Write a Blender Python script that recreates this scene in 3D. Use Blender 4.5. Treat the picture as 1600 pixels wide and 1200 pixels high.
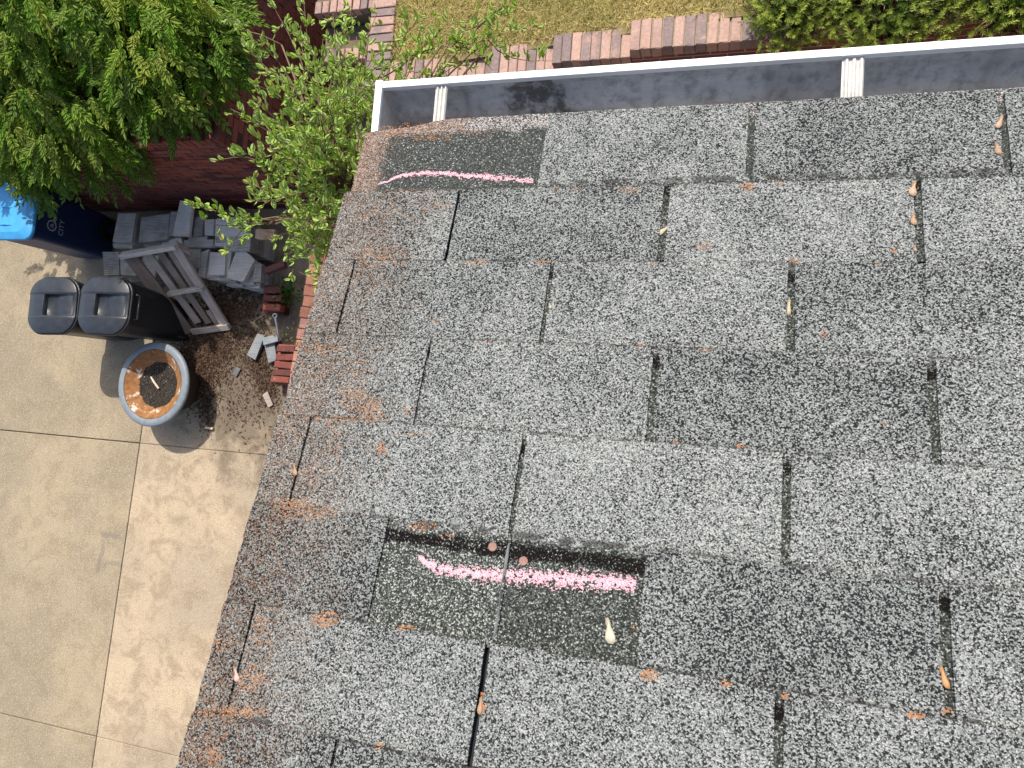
import bpy, math, random
import numpy as np
from mathutils import Vector, Matrix

# ------------------------------------------------------------------ camera, world, sun, exposure
sc = bpy.context.scene
for o in list(bpy.data.objects):
    bpy.data.objects.remove(o)
COL = sc.collection
rnd = random.Random(7)

CAM_LOC = Vector((0.5267984, -0.4877812, 6.0013026))
CAM_AX = Matrix(((0.9598071, 0.0538138, -0.275453),          # columns: right, down, forward
                 (0.0776548, -0.9940499, 0.0763836),
                 (-0.2697036, -0.0947037, -0.9582751)))
FPX = 1087.68
cam = bpy.data.cameras.new('camera')
cam.lens = 36 * FPX / 1600
cam.sensor_width = 36
cam.clip_start = 0.02
cam.clip_end = 400
camo = bpy.data.objects.new('camera', cam)
COL.objects.link(camo)
rt, dn, fw = (CAM_AX.col[i] for i in range(3))
mw = Matrix((rt, -dn, -fw)).transposed().to_4x4()
mw.translation = CAM_LOC
camo.matrix_world = mw
sc.camera = camo

SUN_DIR = Vector((0.07, -0.54, -0.84)).normalized()
world = bpy.data.worlds.new('World')
sc.world = world
world.use_nodes = True
wn = world.node_tree
sky = wn.nodes.new('ShaderNodeTexSky')
sky.sky_type = 'NISHITA'
sky.sun_disc = False
sky.sun_elevation = math.asin(-SUN_DIR.z)
sky.dust_density = 3.0
sky.ozone_density = 0.6
sky.sun_rotation = math.atan2(-SUN_DIR.x, -SUN_DIR.y)
bg = wn.nodes['Background']
bg.inputs['Strength'].default_value = 0.15
wn.links.new(sky.outputs[0], bg.inputs['Color'])

sun = bpy.data.lights.new('sun', 'SUN')
sun.energy = 3.55
sun.angle = math.radians(0.5)
sun.color = (1.0, 0.95, 0.87)
suno = bpy.data.objects.new('sun', sun)
COL.objects.link(suno)
suno.location = (-2, 8, 14)
suno.rotation_euler = SUN_DIR.to_track_quat('-Z', 'Y').to_euler()

sc.view_settings.view_transform = 'Standard'
sc.view_settings.look = 'None'
sc.view_settings.gamma = 1
sc.view_settings.exposure = 0.46
sc.view_settings.use_curve_mapping = False

# ------------------------------------------------------------------ survey helpers (photo point -> place in the world)
def ray(u, v):
    return CAM_AX @ Vector(((u - 800) / FPX, (v - 600) / FPX, 1))
def at(u, v, z):
    d = ray(u, v)
    return CAM_LOC + d * ((z - CAM_LOC.z) / d.z)

TH = math.radians(17.5)
CT, ST = math.cos(TH), math.sin(TH)
EZ = 5.0                                       # height of the eave above the driveway
def rp(s, t, h=0.0):                           # roof coordinates: along the eave, up the slope, above the plane
    return Vector((s, -t * CT + h * ST, EZ + t * ST + h * CT))
RN = Vector((0, ST, CT))
def roofst(u, v):
    d = ray(u, v)
    k = (rp(0, 0) - CAM_LOC).dot(RN) / d.dot(RN)
    p = CAM_LOC + d * k
    return p.x, (p.z - EZ) / ST

# ------------------------------------------------------------------ materials
class NT:
    def __init__(self, name, rough=0.8):
        self.m = bpy.data.materials.new(name)
        self.m.use_nodes = True
        self.t = self.m.node_tree
        self.b = self.t.nodes['Principled BSDF']
        self.b.inputs['Roughness'].default_value = rough
        self.b.inputs['Specular IOR Level'].default_value = 0.25
    def n(self, typ, **kw):
        nd = self.t.nodes.new(typ)
        for k, v in kw.items():
            setattr(nd, k, v)
        return nd
    def link(self, a, b):
        self.t.links.new(a, b)
    def put(self, sock, v):
        if hasattr(v, 'is_linked') or isinstance(v, bpy.types.NodeSocket):
            self.link(v, sock)
        else:
            sock.default_value = v
    def math(self, op, a, b=0.0, c=0.0, clamp=False):
        nd = self.n('ShaderNodeMath', operation=op, use_clamp=clamp)
        self.put(nd.inputs[0], a); self.put(nd.inputs[1], b); self.put(nd.inputs[2], c)
        return nd.outputs[0]
    def step(self, x, lo, hi, a=0.0, b=1.0):
        nd = self.n('ShaderNodeMapRange', interpolation_type='SMOOTHSTEP')
        self.put(nd.inputs[0], x)
        nd.inputs[1].default_value = lo; nd.inputs[2].default_value = hi
        nd.inputs[3].default_value = a; nd.inputs[4].default_value = b
        return nd.outputs[0]
    def mix(self, f, a, b, blend='MIX'):
        nd = self.n('ShaderNodeMix', data_type='RGBA', blend_type=blend)
        self.put(nd.inputs[0], f)
        self.put(nd.inputs[6], a if not isinstance(a, tuple) else (*a, 1)[:4])
        self.put(nd.inputs[7], b if not isinstance(b, tuple) else (*b, 1)[:4])
        return nd.outputs[2]
    def ramp(self, x, stops, interp='LINEAR'):
        nd = self.n('ShaderNodeValToRGB')
        nd.color_ramp.interpolation = interp
        e = nd.color_ramp.elements
        while len(e) < len(stops):
            e.new(0.5)
        for q, (p, c) in zip(e, stops):
            q.position = p
            q.color = (*c, 1) if isinstance(c, tuple) else (c, c, c, 1)
        self.put(nd.inputs[0], x)
        return nd.outputs[0]
    def noise(self, vec, scale, detail=3, rough=0.55, dims='3D', dist=0.0):
        nd = self.n('ShaderNodeTexNoise', noise_dimensions=dims)
        self.link(vec, nd.inputs['Vector'])
        nd.inputs['Scale'].default_value = scale
        nd.inputs['Detail'].default_value = detail
        nd.inputs['Roughness'].default_value = rough
        nd.inputs['Distortion'].default_value = dist
        return nd.outputs['Fac']
    def vor(self, vec, scale, feature='F1', dims='3D', rand=1.0):
        nd = self.n('ShaderNodeTexVoronoi', voronoi_dimensions=dims, feature=feature)
        self.link(vec, nd.inputs['Vector'])
        nd.inputs['Scale'].default_value = scale
        nd.inputs['Randomness'].default_value = rand
        return nd
    def coord(self, kind='Object'):
        return self.n('ShaderNodeTexCoord').outputs[kind]
    def pos(self):
        return self.n('ShaderNodeNewGeometry').outputs['Position']
    def scaled(self, vec, s):
        nd = self.n('ShaderNodeMapping')
        self.link(vec, nd.inputs['Vector'])
        nd.inputs['Scale'].default_value = s
        return nd.outputs[0]
    def bump(self, h, strength, dist):
        nd = self.n('ShaderNodeBump')
        nd.inputs['Strength'].default_value = strength
        nd.inputs['Distance'].default_value = dist
        self.link(h, nd.inputs['Height'])
        self.link(nd.outputs[0], self.b.inputs['Normal'])
    def color(self, c):
        self.put(self.b.inputs['Base Color'], (*c, 1) if isinstance(c, tuple) else c)
    def attr(self, name, out='Color'):
        return self.n('ShaderNodeAttribute', attribute_name=name).outputs[out]
    def objinfo(self, out='Random'):
        return self.n('ShaderNodeObjectInfo').outputs[out]

EXPO = 0.1257       # exposure of one shingle course

def granule_nodes(k, uv):
    """stone granules pressed into asphalt: returns cell random, gap mask and height"""
    warp = k.n('ShaderNodeTexNoise', noise_dimensions='2D')
    k.link(uv, warp.inputs['Vector'])
    warp.inputs['Scale'].default_value = 420
    warp.inputs['Detail'].default_value = 1
    add = k.n('ShaderNodeVectorMath', operation='MULTIPLY_ADD')
    k.link(warp.outputs['Color'], add.inputs[0])
    add.inputs[1].default_value = (0.0022, 0.0022, 0)
    k.link(uv, add.inputs[2])
    v = k.vor(add.outputs[0], 1 / 0.00158, dims='2D')
    sep = k.n('ShaderNodeSeparateColor')
    k.link(v.outputs['Color'], sep.inputs[0])
    gap = k.step(v.outputs['Distance'], 0.40, 0.72)  # gap mask: bare asphalt plus painted shadow around each granule
    h = k.math('SUBTRACT', 1.0, v.outputs['Distance'])
    h2 = k.math('MULTIPLY_ADD', sep.outputs[1], 0.5, h)
    return sep.outputs[0], sep.outputs[2], gap, h2

def mat_shingle():
    k = NT('weathered_shingle', 0.85)
    uv = k.n('ShaderNodeUVMap', uv_map='roof').outputs[0]
    tuv = k.n('ShaderNodeUVMap', uv_map='tab').outputs[0]
    r, r2, gap, h = granule_nodes(k, uv)
    blotch = k.noise(uv, 9, 4, 0.6, '2D')
    fine = k.noise(uv, 400, 2, 0.6, '2D')
    medium = k.noise(uv, 48, 3, 0.6, '2D')
    oc = k.n('ShaderNodeSeparateColor')
    k.link(k.objinfo('Color'), oc.inputs[0])
    bias = k.math('ADD', k.math('MULTIPLY_ADD', blotch, 0.5, -0.25), k.math('ADD', k.math('MULTIPLY_ADD', fine, 0.52, -0.26), k.math('MULTIPLY_ADD', medium, 0.22, -0.11)))
    bias = k.math('ADD', bias, k.math('MULTIPLY_ADD', oc.outputs[0], .72, -0.325))
    val = k.math('ADD', r, bias)
    light = k.ramp(val, [(0.0, (.013, .0135, .014)), (0.20, (.022, .023, .024)), (0.35, (.080, .084, .081)),
                         (0.49, (.182, .192, .182)), (0.85, (.255, .267, .254)), (1.0, (.36, .365, .345))])
    # rust and tannin staining near the rake
    su = k.n('ShaderNodeSeparateXYZ'); k.link(uv, su.inputs[0])
    st = k.n('ShaderNodeSeparateXYZ'); k.link(tuv, st.inputs[0])
    ns = k.noise(uv, 26, 4, 0.65, '2D')
    edge = k.step(k.math('ADD', su.outputs[0], k.math('MULTIPLY_ADD', ns, -0.22, 0.11)), -0.045, 0.165, 1.0, 0.0)
    stain = k.math('MULTIPLY', edge, k.step(r2, 0.25, 0.75, 0.15, 0.75))
    col = k.mix(stain, light, k.mix(0.75, light, (.42, .25, .15), 'MULTIPLY'))
    col = k.mix(k.math('MULTIPLY', edge, k.step(r2, .70, .8, 0, .62)), col, (.215, .115, .062))
    # broken granules and dirt at the tab edges, course shadow line painted in
    wear = k.step(k.math('ADD', st.outputs[1], k.math('MULTIPLY_ADD', fine, .009, -.0035)), .0008, .0034, 1, 0)
    wear = k.math('MULTIPLY', wear, k.step(k.noise(uv, 60, 3, .6, '2D'), .40, .58, .12, .9))
    dirt_shade = k.math('MULTIPLY', k.step(k.math('ADD', st.outputs[1], k.math('MULTIPLY_ADD', fine, .010, -.005)), EXPO - .0045, EXPO - .001), k.step(k.noise(uv, 33, 3, .6, '2D'), .42, .6, 0, .75))
    col = k.mix(k.math('MAXIMUM', wear, dirt_shade), col, (.035, .032, .03))
    # asphalt in the gaps, darkened to stand for shadow between granules
    col = k.mix(k.math('MULTIPLY', gap, 0.7), col, (.010, .010, .011))
    # protected headlap: seal strip and unweathered granules
    fr = k.ramp(k.math('ADD', k.math('MULTIPLY_ADD', oc.outputs[1], .3, k.math('ADD', r, -.02)), k.math('MULTIPLY_ADD', fine, .7, -.35)), [(0.0, (.014, .016, .014)), (0.4, (.034, .038, .034)), (0.68, (.088, .095, .084)), (0.88, (.18, .19, .17)), (1.0, (.38, .385, .355))])
    fr = k.mix(k.math('MULTIPLY', gap, 0.7), fr, (.012, .013, .012))
    tl = k.math('ADD', st.outputs[1], k.math('ADD', k.math('MULTIPLY_ADD', ns, 0.016, -0.008), k.math('MULTIPLY_ADD', fine, .010, -.005)))
    m_fresh = k.step(tl, EXPO + 0.004, EXPO + 0.009)
    col = k.mix(m_fresh, col, fr)
    strip = k.math('MULTIPLY', k.step(tl, EXPO + 0.011, EXPO + 0.014), k.step(tl, EXPO + 0.0265, EXPO + 0.030, 1, 0))
    lost = k.step(k.math('ADD', k.noise(uv, 380, 2, 0.6, '2D'), k.math('MULTIPLY_ADD', ns, .5, -.25)), 0.58, 0.63, 1.0, 0.05)
    strip = k.math('MULTIPLY', strip, lost)
    col = k.mix(strip, col, (.006, .0045, .0045))
    k.b.inputs['Specular IOR Level'].default_value = .08
    k.color(col)
    k.bump(h, 0.45, 0.0010)
    return k.m

def mat_starter():
    k = NT('unweathered_starter', 0.85)
    uv = k.n('ShaderNodeUVMap', uv_map='roof').outputs[0]
    r, r2, gap, h = granule_nodes(k, uv)
    su = k.n('ShaderNodeSeparateXYZ'); k.link(uv, su.inputs[0])
    ns = k.noise(uv, 24, 4, 0.65, '2D')
    fr = k.ramp(r, [(0.0, (.014, .016, .015)), (0.5, (.042, .047, .042)), (0.86, (.09, .098, .088)), (0.94, (.17, .18, .165)), (1.0, (.42, .42, .40))])
    w = k.ramp(r, [(0.0, (.03, .03, .03)), (0.35, (.08, .075, .07)), (0.55, (.30, .27, .25)), (1.0, (.46, .44, .42))])
    brown = k.mix(k.step(r2, .35, .8, 0.15, .8), w, (.24, .125, .06))
    grey = k.step(k.math('ADD', su.outputs[0], k.math('MULTIPLY_ADD', ns, .25, -.125)), 0.10, 0.17)
    front = k.mix(grey, brown, w)
    e1 = k.step(k.math('ADD', su.outputs[1], k.math('MULTIPLY_ADD', ns, -0.03, 0.015)), 0.004, 0.017, 1, 0)
    e2 = k.step(k.math('ADD', su.outputs[0], k.math('MULTIPLY_ADD', ns, -0.07, 0.035)), -0.035, 0.012, 1, 0)
    edge = k.math('MAXIMUM', e1, e2)
    col = k.mix(edge, fr, front)
    col = k.mix(k.math('MULTIPLY', gap, 0.75), col, (.012, .012, .012))
    k.color(col)
    k.bump(h, 0.55, 0.0011)
    return k.m

def mat_plain(name, c, rough=0.6, nscale=30, amount=0.25, bump=0.0, spec=0.3):
    k = NT(name, rough)
    k.b.inputs['Specular IOR Level'].default_value = spec
    p = k.coord()
    n = k.noise(p, nscale, 5, 0.6)
    n2 = k.noise(p, nscale * 0.15, 3, 0.5)
    f = k.math('MULTIPLY_ADD', n, 0.6, k.math('MULTIPLY', n2, 0.4))
    dark = tuple(x * (1 - amount) for x in c); lite = tuple(min(1, x * (1 + amount)) for x in c)
    k.color(k.ramp(f, [(0.3, dark), (0.7, lite)]))
    if bump:
        k.bump(n, bump, 0.002)
    return k.m

def mat_grain(name, rough=0.9, translucent=0.0, spec=0.2):
    """colour from the per-leaf colour attribute"""
    k = NT(name, rough)
    k.b.inputs['Specular IOR Level'].default_value = spec
    c = k.attr('tint')
    k.color(c)
    if translucent:
        tr = k.n('ShaderNodeBsdfTranslucent')
        k.link(k.mix(1.0, c, (1.0, 1.15, .55), 'MULTIPLY'), tr.inputs[0])
        mx = k.n('ShaderNodeMixShader')
        mx.inputs[0].default_value = translucent
        out = k.t.nodes['Material Output']
        k.link(k.b.outputs[0], mx.inputs[1]); k.link(tr.outputs[0], mx.inputs[2])
        k.link(mx.outputs[0], out.inputs[0])
    return k.m

def mat_concrete():
    k = NT('driveway_concrete', 0.9)
    p = k.pos()
    big = k.noise(p, 0.75, 4, 0.6)
    mid = k.noise(p, 4.2, 7, 0.72, dist=0.5)
    trowel = k.noise(k.scaled(p, (22, 2.2, 1)), 1.0, 4, .6)
    fine = k.noise(p, 85, 5, 0.75)
    oc = k.n('ShaderNodeSeparateColor'); k.link(k.objinfo('Color'), oc.inputs[0])
    base = k.mix(oc.outputs[0], (.35, .282, .18), (.54, .42, .28))
    c = k.mix(k.step(big, .38, .62), k.mix(1.0, base, (.72, .75, .80), 'MULTIPLY'), base)
    c = k.mix(k.math('MULTIPLY', k.step(mid, .46, .60), k.math('MULTIPLY_ADD', oc.outputs[0], .45, .38)), c, k.mix(1.0, base, (.55, .53, .52), 'MULTIPLY'))
    c = k.mix(k.step(fine, .38, .66, .0, .6), c, k.mix(1.0, base, (.48, .46, .44), 'MULTIPLY'))
    c = k.mix(k.step(trowel, .45, .75, 0, .30), c, k.mix(1.0, base, (.60, .58, .56), 'MULTIPLY'))
    pit = k.noise(p, 34, 6, .75)
    c = k.mix(k.math('MULTIPLY', k.step(pit, .57, .66), k.math('MULTIPLY_ADD', oc.outputs[0], .5, .30)), c, (.17, .125, .085))
    sp = k.vor(p, 240)
    sc_ = k.n('ShaderNodeSeparateColor'); k.link(sp.outputs['Color'], sc_.inputs[0])
    c = k.mix(k.math('MULTIPLY', k.step(sc_.outputs[0], .86, .9), .55), c, (.6, .52, .4))
    c = k.mix(k.math('MULTIPLY', k.step(sc_.outputs[1], .9, .93), .5), c, (.16, .13, .10))
    # the shape of a removed mat: dark irregular outline, and a dirty corner by the brick edging with tree shade painted in
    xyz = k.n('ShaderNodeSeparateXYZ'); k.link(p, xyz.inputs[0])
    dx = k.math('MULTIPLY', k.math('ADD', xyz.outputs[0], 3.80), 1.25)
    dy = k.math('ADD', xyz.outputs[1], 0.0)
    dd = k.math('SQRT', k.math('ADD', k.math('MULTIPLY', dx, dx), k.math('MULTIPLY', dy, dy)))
    dirt_shade = k.step(k.math('ADD', dd, k.math('MULTIPLY_ADD', mid, -1.7, .85)), .45, 1.35, 1, 0)
    c = k.mix(k.math('MULTIPLY', dirt_shade, .85), c, (.115, .09, .065))
    for cx, cy, w, hgt, a in ((-5.42, -1.83, .16, .03, .5), (-5.52, -2.05, .03, .16, .45), (-5.35, -2.12, .14, .02, .4)):
        bx = k.step(k.math('ABSOLUTE', k.math('SUBTRACT', k.math('MULTIPLY_ADD', mid, .16, xyz.outputs[0]), cx + .08)), w * .5, w, 1, 0)
        by = k.step(k.math('ABSOLUTE', k.math('SUBTRACT', k.math('MULTIPLY_ADD', mid, .16, xyz.outputs[1]), cy + .08)), hgt * .5, hgt * 1.6, 1, 0)
        c = k.mix(k.math('MULTIPLY', k.math('MULTIPLY', bx, by), a), c, (.15, .13, .115))
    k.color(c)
    k.bump(k.math('ADD', fine, sp.outputs['Distance']), .35, .004)
    return k.m

def mat_brick(name, stops, rough=0.9):
    k = NT(name, rough)
    p = k.pos()
    rr = k.objinfo('Random')
    n = k.noise(p, 60, 5, .7)
    n2 = k.noise(p, 11, 3, .6)
    f = k.math('ADD', rr, k.math('MULTIPLY_ADD', n2, .6, -.3))
    c = k.ramp(f, stops)
    c = k.mix(k.step(n, .35, .7, 0, .5), c, k.mix(1.0, c, (.5, .48, .48), 'MULTIPLY'))
    c = k.mix(k.step(k.noise(p, 23, 4, .7), .6, .72, 0, .35), c, (.5, .42, .36))
    k.color(c)
    k.bump(n, .5, .004)
    return k.m

def mat_brickwork():
    k = NT('brickwork_face', .9)
    p = k.coord()
    b = k.n('ShaderNodeTexBrick')
    mp = k.n('ShaderNodeMapping')
    k.link(p, mp.inputs[0]); mp.inputs['Rotation'].default_value = (math.radians(90), 0, 0)
    k.link(mp.outputs[0], b.inputs['Vector'])
    b.inputs['Color1'].default_value = (.22, .075, .05, 1); b.inputs['Color2'].default_value = (.14, .05, .04, 1)
    b.inputs['Mortar'].default_value = (.3, .26, .22, 1)
    b.inputs['Scale'].default_value = 1.0
    b.inputs['Brick Width'].default_value = .204; b.inputs['Row Height'].default_value = .067
    b.inputs['Mortar Size'].default_value = .005
    k.color(b.outputs[0])
    return k.m

def mat_wood(name, stops, grain=(4, 60, 60)):
    k = NT(name, .85)
    p = k.coord()
    rr = k.objinfo('Random')
    add = k.n('ShaderNodeVectorMath', operation='ADD')
    k.link(p, add.inputs[0])
    cmb = k.n('ShaderNodeCombineXYZ')
    k.link(k.math('MULTIPLY', rr, 37.0), cmb.inputs[1]); k.link(k.math('MULTIPLY', rr, 11.0), cmb.inputs[0])
    k.link(cmb.outputs[0], add.inputs[1])
    n = k.noise(k.scaled(add.outputs[0], grain), 1.0, 5, .65)
    n2 = k.noise(add.outputs[0], 7, 3, .6)
    f = k.math('ADD', k.math('MULTIPLY_ADD', n, .8, -.1), k.math('ADD', k.math('MULTIPLY_ADD', n2, .5, -.25), k.math('MULTIPLY_ADD', rr, .5, -.1)))
    k.color(k.ramp(f, stops))
    k.bump(n, .5, .004)
    return k.m

M = {}
M['shingle'] = mat_shingle()
M['starter'] = mat_starter()
M['grain'] = mat_grain('loose_grain', .95)
M['chalk'] = mat_grain('chalk_powder', .95, spec=.05)
M['leaf_pinnate'] = mat_grain('pinnate_leaf', .6, .35, .15)
M['leaf_glossy'] = mat_grain('glossy_leaf', .45, .34, .28)
M['needle'] = mat_grain('yew_needle', .55, .25, .3)
M['grass'] = mat_grain('dry_grass', .85, .3)
M['litter'] = mat_grain('dry_leaf', .9, .05)
M['seed'] = mat_grain('seed_wing', .6, .2)
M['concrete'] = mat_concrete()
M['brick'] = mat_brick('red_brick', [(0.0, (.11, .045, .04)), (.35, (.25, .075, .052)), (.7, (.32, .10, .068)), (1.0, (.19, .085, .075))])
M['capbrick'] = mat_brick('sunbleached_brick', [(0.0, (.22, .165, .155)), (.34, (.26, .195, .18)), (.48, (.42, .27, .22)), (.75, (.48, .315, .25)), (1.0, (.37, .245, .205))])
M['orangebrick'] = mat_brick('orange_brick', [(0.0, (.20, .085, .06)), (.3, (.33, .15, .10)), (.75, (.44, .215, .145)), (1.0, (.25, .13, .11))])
M['mortar'] = mat_plain('mortar', (.30, .245, .16), .95, 60, .3, .4)
M['joint'] = mat_plain('joint_dirt', (.19, .15, .10), 1.0, 30, .4)
M['darkmortar'] = mat_plain('dark_mortar', (.075, .045, .04), .95, 60, .35, .4)
M['brickwork'] = mat_brickwork()
M['asphalt_felt'] = mat_plain('roofing_felt', (.02, .02, .022), .95, 80, .3)
M['soil'] = mat_plain('garden_soil', (.06, .042, .03), 1.0, 40, .5, .8)
M['lawn_soil'] = mat_plain('lawn_thatch', (.21, .165, .07), 1.0, 30, .45, .8)
M['ground'] = mat_plain('bare_ground', (.16, .125, .085), 1.0, 12, .35, .4)
M['white'] = mat_plain('white_aluminium', (.80, .80, .78), .35, 40, .04, spec=.5)
M['cream'] = mat_plain('cream_aluminium', (.50, .475, .43), .5, 90, .28, spec=.4)
M['bark'] = mat_plain('bark', (.17, .12, .09), .95, 40, .4, .8)
M['twig'] = mat_plain('young_twig', (.19, .13, .075), .8, 60, .35)
M['greywood'] = mat_wood('weathered_grey_wood', [(0.1, (.20, .185, .165)), (.35, (.46, .43, .385)), (.75, (.70, .66, .60))], (6, 90, 90))
M['palletwood'] = mat_wood('pallet_wood', [(0.1, (.15, .125, .105)), (.5, (.34, .29, .245)), (.85, (.52, .46, .40))], (4, 70, 70))
M['offcutwood_shaded'] = mat_wood('shaded_grey_offcut', [(0.1, (.10, .105, .11)), (.45, (.20, .21, .215)), (.8, (.32, .33, .33))], (6, 90, 90))  # grey wood made darker, shade on the offcuts put into the colour
M['palewood'] = mat_wood('fresh_cut_wood', [(0.1, (.42, .22, .12)), (.35, (.62, .46, .32)), (.9, (.72, .60, .47))], (10, 50, 50))
M['blackplastic'] = mat_plain('black_plastic', (.020, .022, .025), .42, 50, .25, .15, spec=.45)
M['lidplastic'] = mat_plain('charcoal_lid_plastic', (.026, .029, .033), .30, 16, .5, .08, spec=.55)
M['tyre'] = mat_plain('black_rubber', (.012, .012, .013), .7, 60, .3)
M['navy'] = mat_plain('navy_plastic', (.012, .03, .10), .5, 40, .2, spec=.4)
M['skyblue'] = mat_plain('bleached_blue_plastic', (.06, .34, .66), .5, 14, .18, spec=.35)
M['printwhite'] = mat_plain('white_print', (.55, .56, .58), .7, 60, .2)
M['potgrey'] = mat_plain('grey_pot_glaze', (.19, .215, .235), .5, 22, .22, .1, spec=.4)
M['potshaded'] = mat_plain('shaded_pot_clay', (.05, .042, .036), .8, 22, .3, .1)  # pot body's shade is put into this dark colour
M['darksoil'] = mat_plain('potting_soil', (.035, .028, .022), 1.0, 130, .6, 1.0)
M['steel'] = mat_plain('galvanised_steel', (.55, .55, .54), .4, 60, .2)
M['copper'] = mat_plain('weathered_nail', (.24, .135, .105), .55, 300, .35, .3)
M['vinyl'] = mat_plain('torn_edge', (.17, .18, .18), .6, 200, .3)

k = NT('rusty_pot_lining', .8)
p_ = k.coord()
k.color(k.mix(k.step(k.noise(p_, 9, 5, .7), .56, .66), k.ramp(k.noise(p_, 22, 4, .7), [(.3, (.16, .07, .025)), (.6, (.31, .145, .052)), (.8, (.40, .24, .12))]), (.62, .52, .42)))
k.bump(k.noise(p_, 30, 4, .7), .5, .004)
M['rust'] = k.m

k = NT('gutter_interior', .45)
p_ = k.pos()
xyz = k.n('ShaderNodeSeparateXYZ'); k.link(p_, xyz.inputs[0])
n1 = k.noise(k.scaled(p_, (1, 4, 4)), 5, 5, .65)
n2 = k.noise(p_, 55, 5, .7)
c_ = k.mix(k.step(n1, .35, .68), (.54, .545, .55), (.40, .405, .41))
c_ = k.mix(k.step(n2, .42, .7, 0, .5), c_, (.11, .108, .11))
streak = k.noise(k.scaled(p_, (14, 2.5, 2.5)), 1.0, 4, .65)
c_ = k.mix(k.step(streak, .5, .72, 0, .5), c_, (.15, .145, .14))
c_ = k.mix(k.math('MULTIPLY', k.step(xyz.outputs[1], .02, .055, 1, 0), k.step(k.noise(p_, 9, 4, .6), .4, .65, .05, .6)), c_, (.14, .13, .12))
near = k.math('MULTIPLY', k.step(xyz.outputs[0], .12, .20), k.step(xyz.outputs[0], .27, .42, 1, 0))
blot = k.step(k.math('ADD', k.noise(p_, 20, 5, .7), k.math('MULTIPLY_ADD', near, .26, -.26)), .45, .60)
c_ = k.mix(k.math('MULTIPLY', blot, .8), c_, (.045, .035, .032))
k.color(c_)
M['gutter_in'] = k.m

# ------------------------------------------------------------------ mesh building
class MB:
    def __init__(self):
        self.v = []; self.f = []; self.mi = []
    def poly(self, pts, mi=0):
        i = len(self.v)
        self.v += [Vector(p) for p in pts]
        self.f.append(tuple(range(i, i + len(pts)))); self.mi.append(mi)
    def box(self, c, size, rot=None, mi=0, jit=0.0, taper=1.0):
        i = len(self.v)
        R = rot if rot is not None else Matrix.Identity(3)
        for dz in (-.5, .5):
            tp = 1.0 if dz < 0 else taper
            for dx, dy in ((-.5, -.5), (.5, -.5), (.5, .5), (-.5, .5)):
                q = Vector((dx * size[0] * tp, dy * size[1] * tp, dz * size[2]))
                if jit:
                    q += Vector((rnd.uniform(-jit, jit), rnd.uniform(-jit, jit), rnd.uniform(-jit, jit)))
                self.v.append(Vector(c) + R @ q)
        for q in ((3, 2, 1, 0), (4, 5, 6, 7), (0, 1, 5, 4), (1, 2, 6, 5), (2, 3, 7, 6), (3, 0, 4, 7)):
            self.f.append(tuple(i + a for a in q)); self.mi.append(mi)
        return self
    def loft(self, rings, cap0=True, cap1=True, mi=0, closed=True):
        base = len(self.v); n = len(rings[0])
        for r in rings:
            self.v += [Vector(p) for p in r]
        for a in range(len(rings) - 1):
            for b in range(n if closed else n - 1):
                c = (b + 1) % n
                self.f.append((base + a * n + b, base + a * n + c, base + (a + 1) * n + c, base + (a + 1) * n + b)); self.mi.append(mi)
        if cap0:
            self.f.append(tuple(base + b for b in reversed(range(n)))); self.mi.append(mi)
        if cap1:
            o = base + (len(rings) - 1) * n
            self.f.append(tuple(o + b for b in range(n))); self.mi.append(mi)
        return self
    def tube(self, pts, rad, n=6, mi=0):
        pts = [Vector(p) for p in pts]
        rings = []
        for i, p in enumerate(pts):
            d = (pts[min(i + 1, len(pts) - 1)] - pts[max(i - 1, 0)]).normalized()
            a = d.orthogonal().normalized(); b = d.cross(a)
            r = rad[i] if isinstance(rad, (list, tuple)) else rad
            rings.append([p + a * (r * math.cos(q * 2 * math.pi / n)) + b * (r * math.sin(q * 2 * math.pi / n)) for q in range(n)])
        # keep frames consistent
        for i in range(1, len(rings)):
            best = min(range(n), key=lambda s: (rings[i][s] - rings[i - 1][0]).length - 0)
            cand = rings[i][best:] + rings[i][:best]
            rings[i] = cand
        return self.loft(rings, True, True, mi)
    def lathe(self, c, prof, n=48, mi=0, cap0=False, cap1=False, wob=0.0):
        rings = [[Vector(c) + Vector((r * math.cos(q * 2 * math.pi / n), r * math.sin(q * 2 * math.pi / n), z)) for q in range(n)] for r, z in prof]
        return self.loft(rings, cap0, cap1, mi)
    def build(self, name, mats, parent=None, origin=None, smooth=False, bevel=0.0, link=True):
        org = Vector(origin) if origin is not None else Vector((0, 0, 0))
        me = bpy.data.meshes.new(name)
        me.from_pydata([tuple(v - org) for v in self.v], [], self.f)
        for m in (mats if isinstance(mats, (list, tuple)) else [mats]):
            me.materials.append(m)
        me.polygons.foreach_set('material_index', self.mi)
        if smooth:
            me.polygons.foreach_set('use_smooth', [True] * len(self.f))
        me.update()
        return place(name, me, parent, org, bevel)

BASE = {}
def place(name, me, parent=None, org=Vector((0, 0, 0)), bevel=0.0):
    o = bpy.data.objects.new(name, me)
    COL.objects.link(o)
    if parent is not None:
        o.parent = parent
        o.location = Vector(org) - BASE.get(parent.name, Vector((0, 0, 0)))
    else:
        o.location = org
    BASE[o.name] = Vector(org)
    if bevel:
        b = o.modifiers.new('soft_edges', 'BEVEL')
        b.width = bevel; b.segments = 2; b.limit_method = 'ANGLE'; b.angle_limit = math.radians(40)
    return o
def tag(o, label=None, cat=None, group=None, kind=None):
    if label: o['label'] = label
    if cat: o['category'] = cat
    if group: o['group'] = group
    if kind: o['kind'] = kind
    return o
def thing(name, label, cat, loc, group=None):
    o = bpy.data.objects.new(name, None)
    o.empty_display_size = .1
    COL.objects.link(o)
    o.location = loc
    BASE[o.name] = Vector(loc)
    return tag(o, label, cat, group)
def rotz(a):
    return Matrix.Rotation(a, 3, 'Z')

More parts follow.
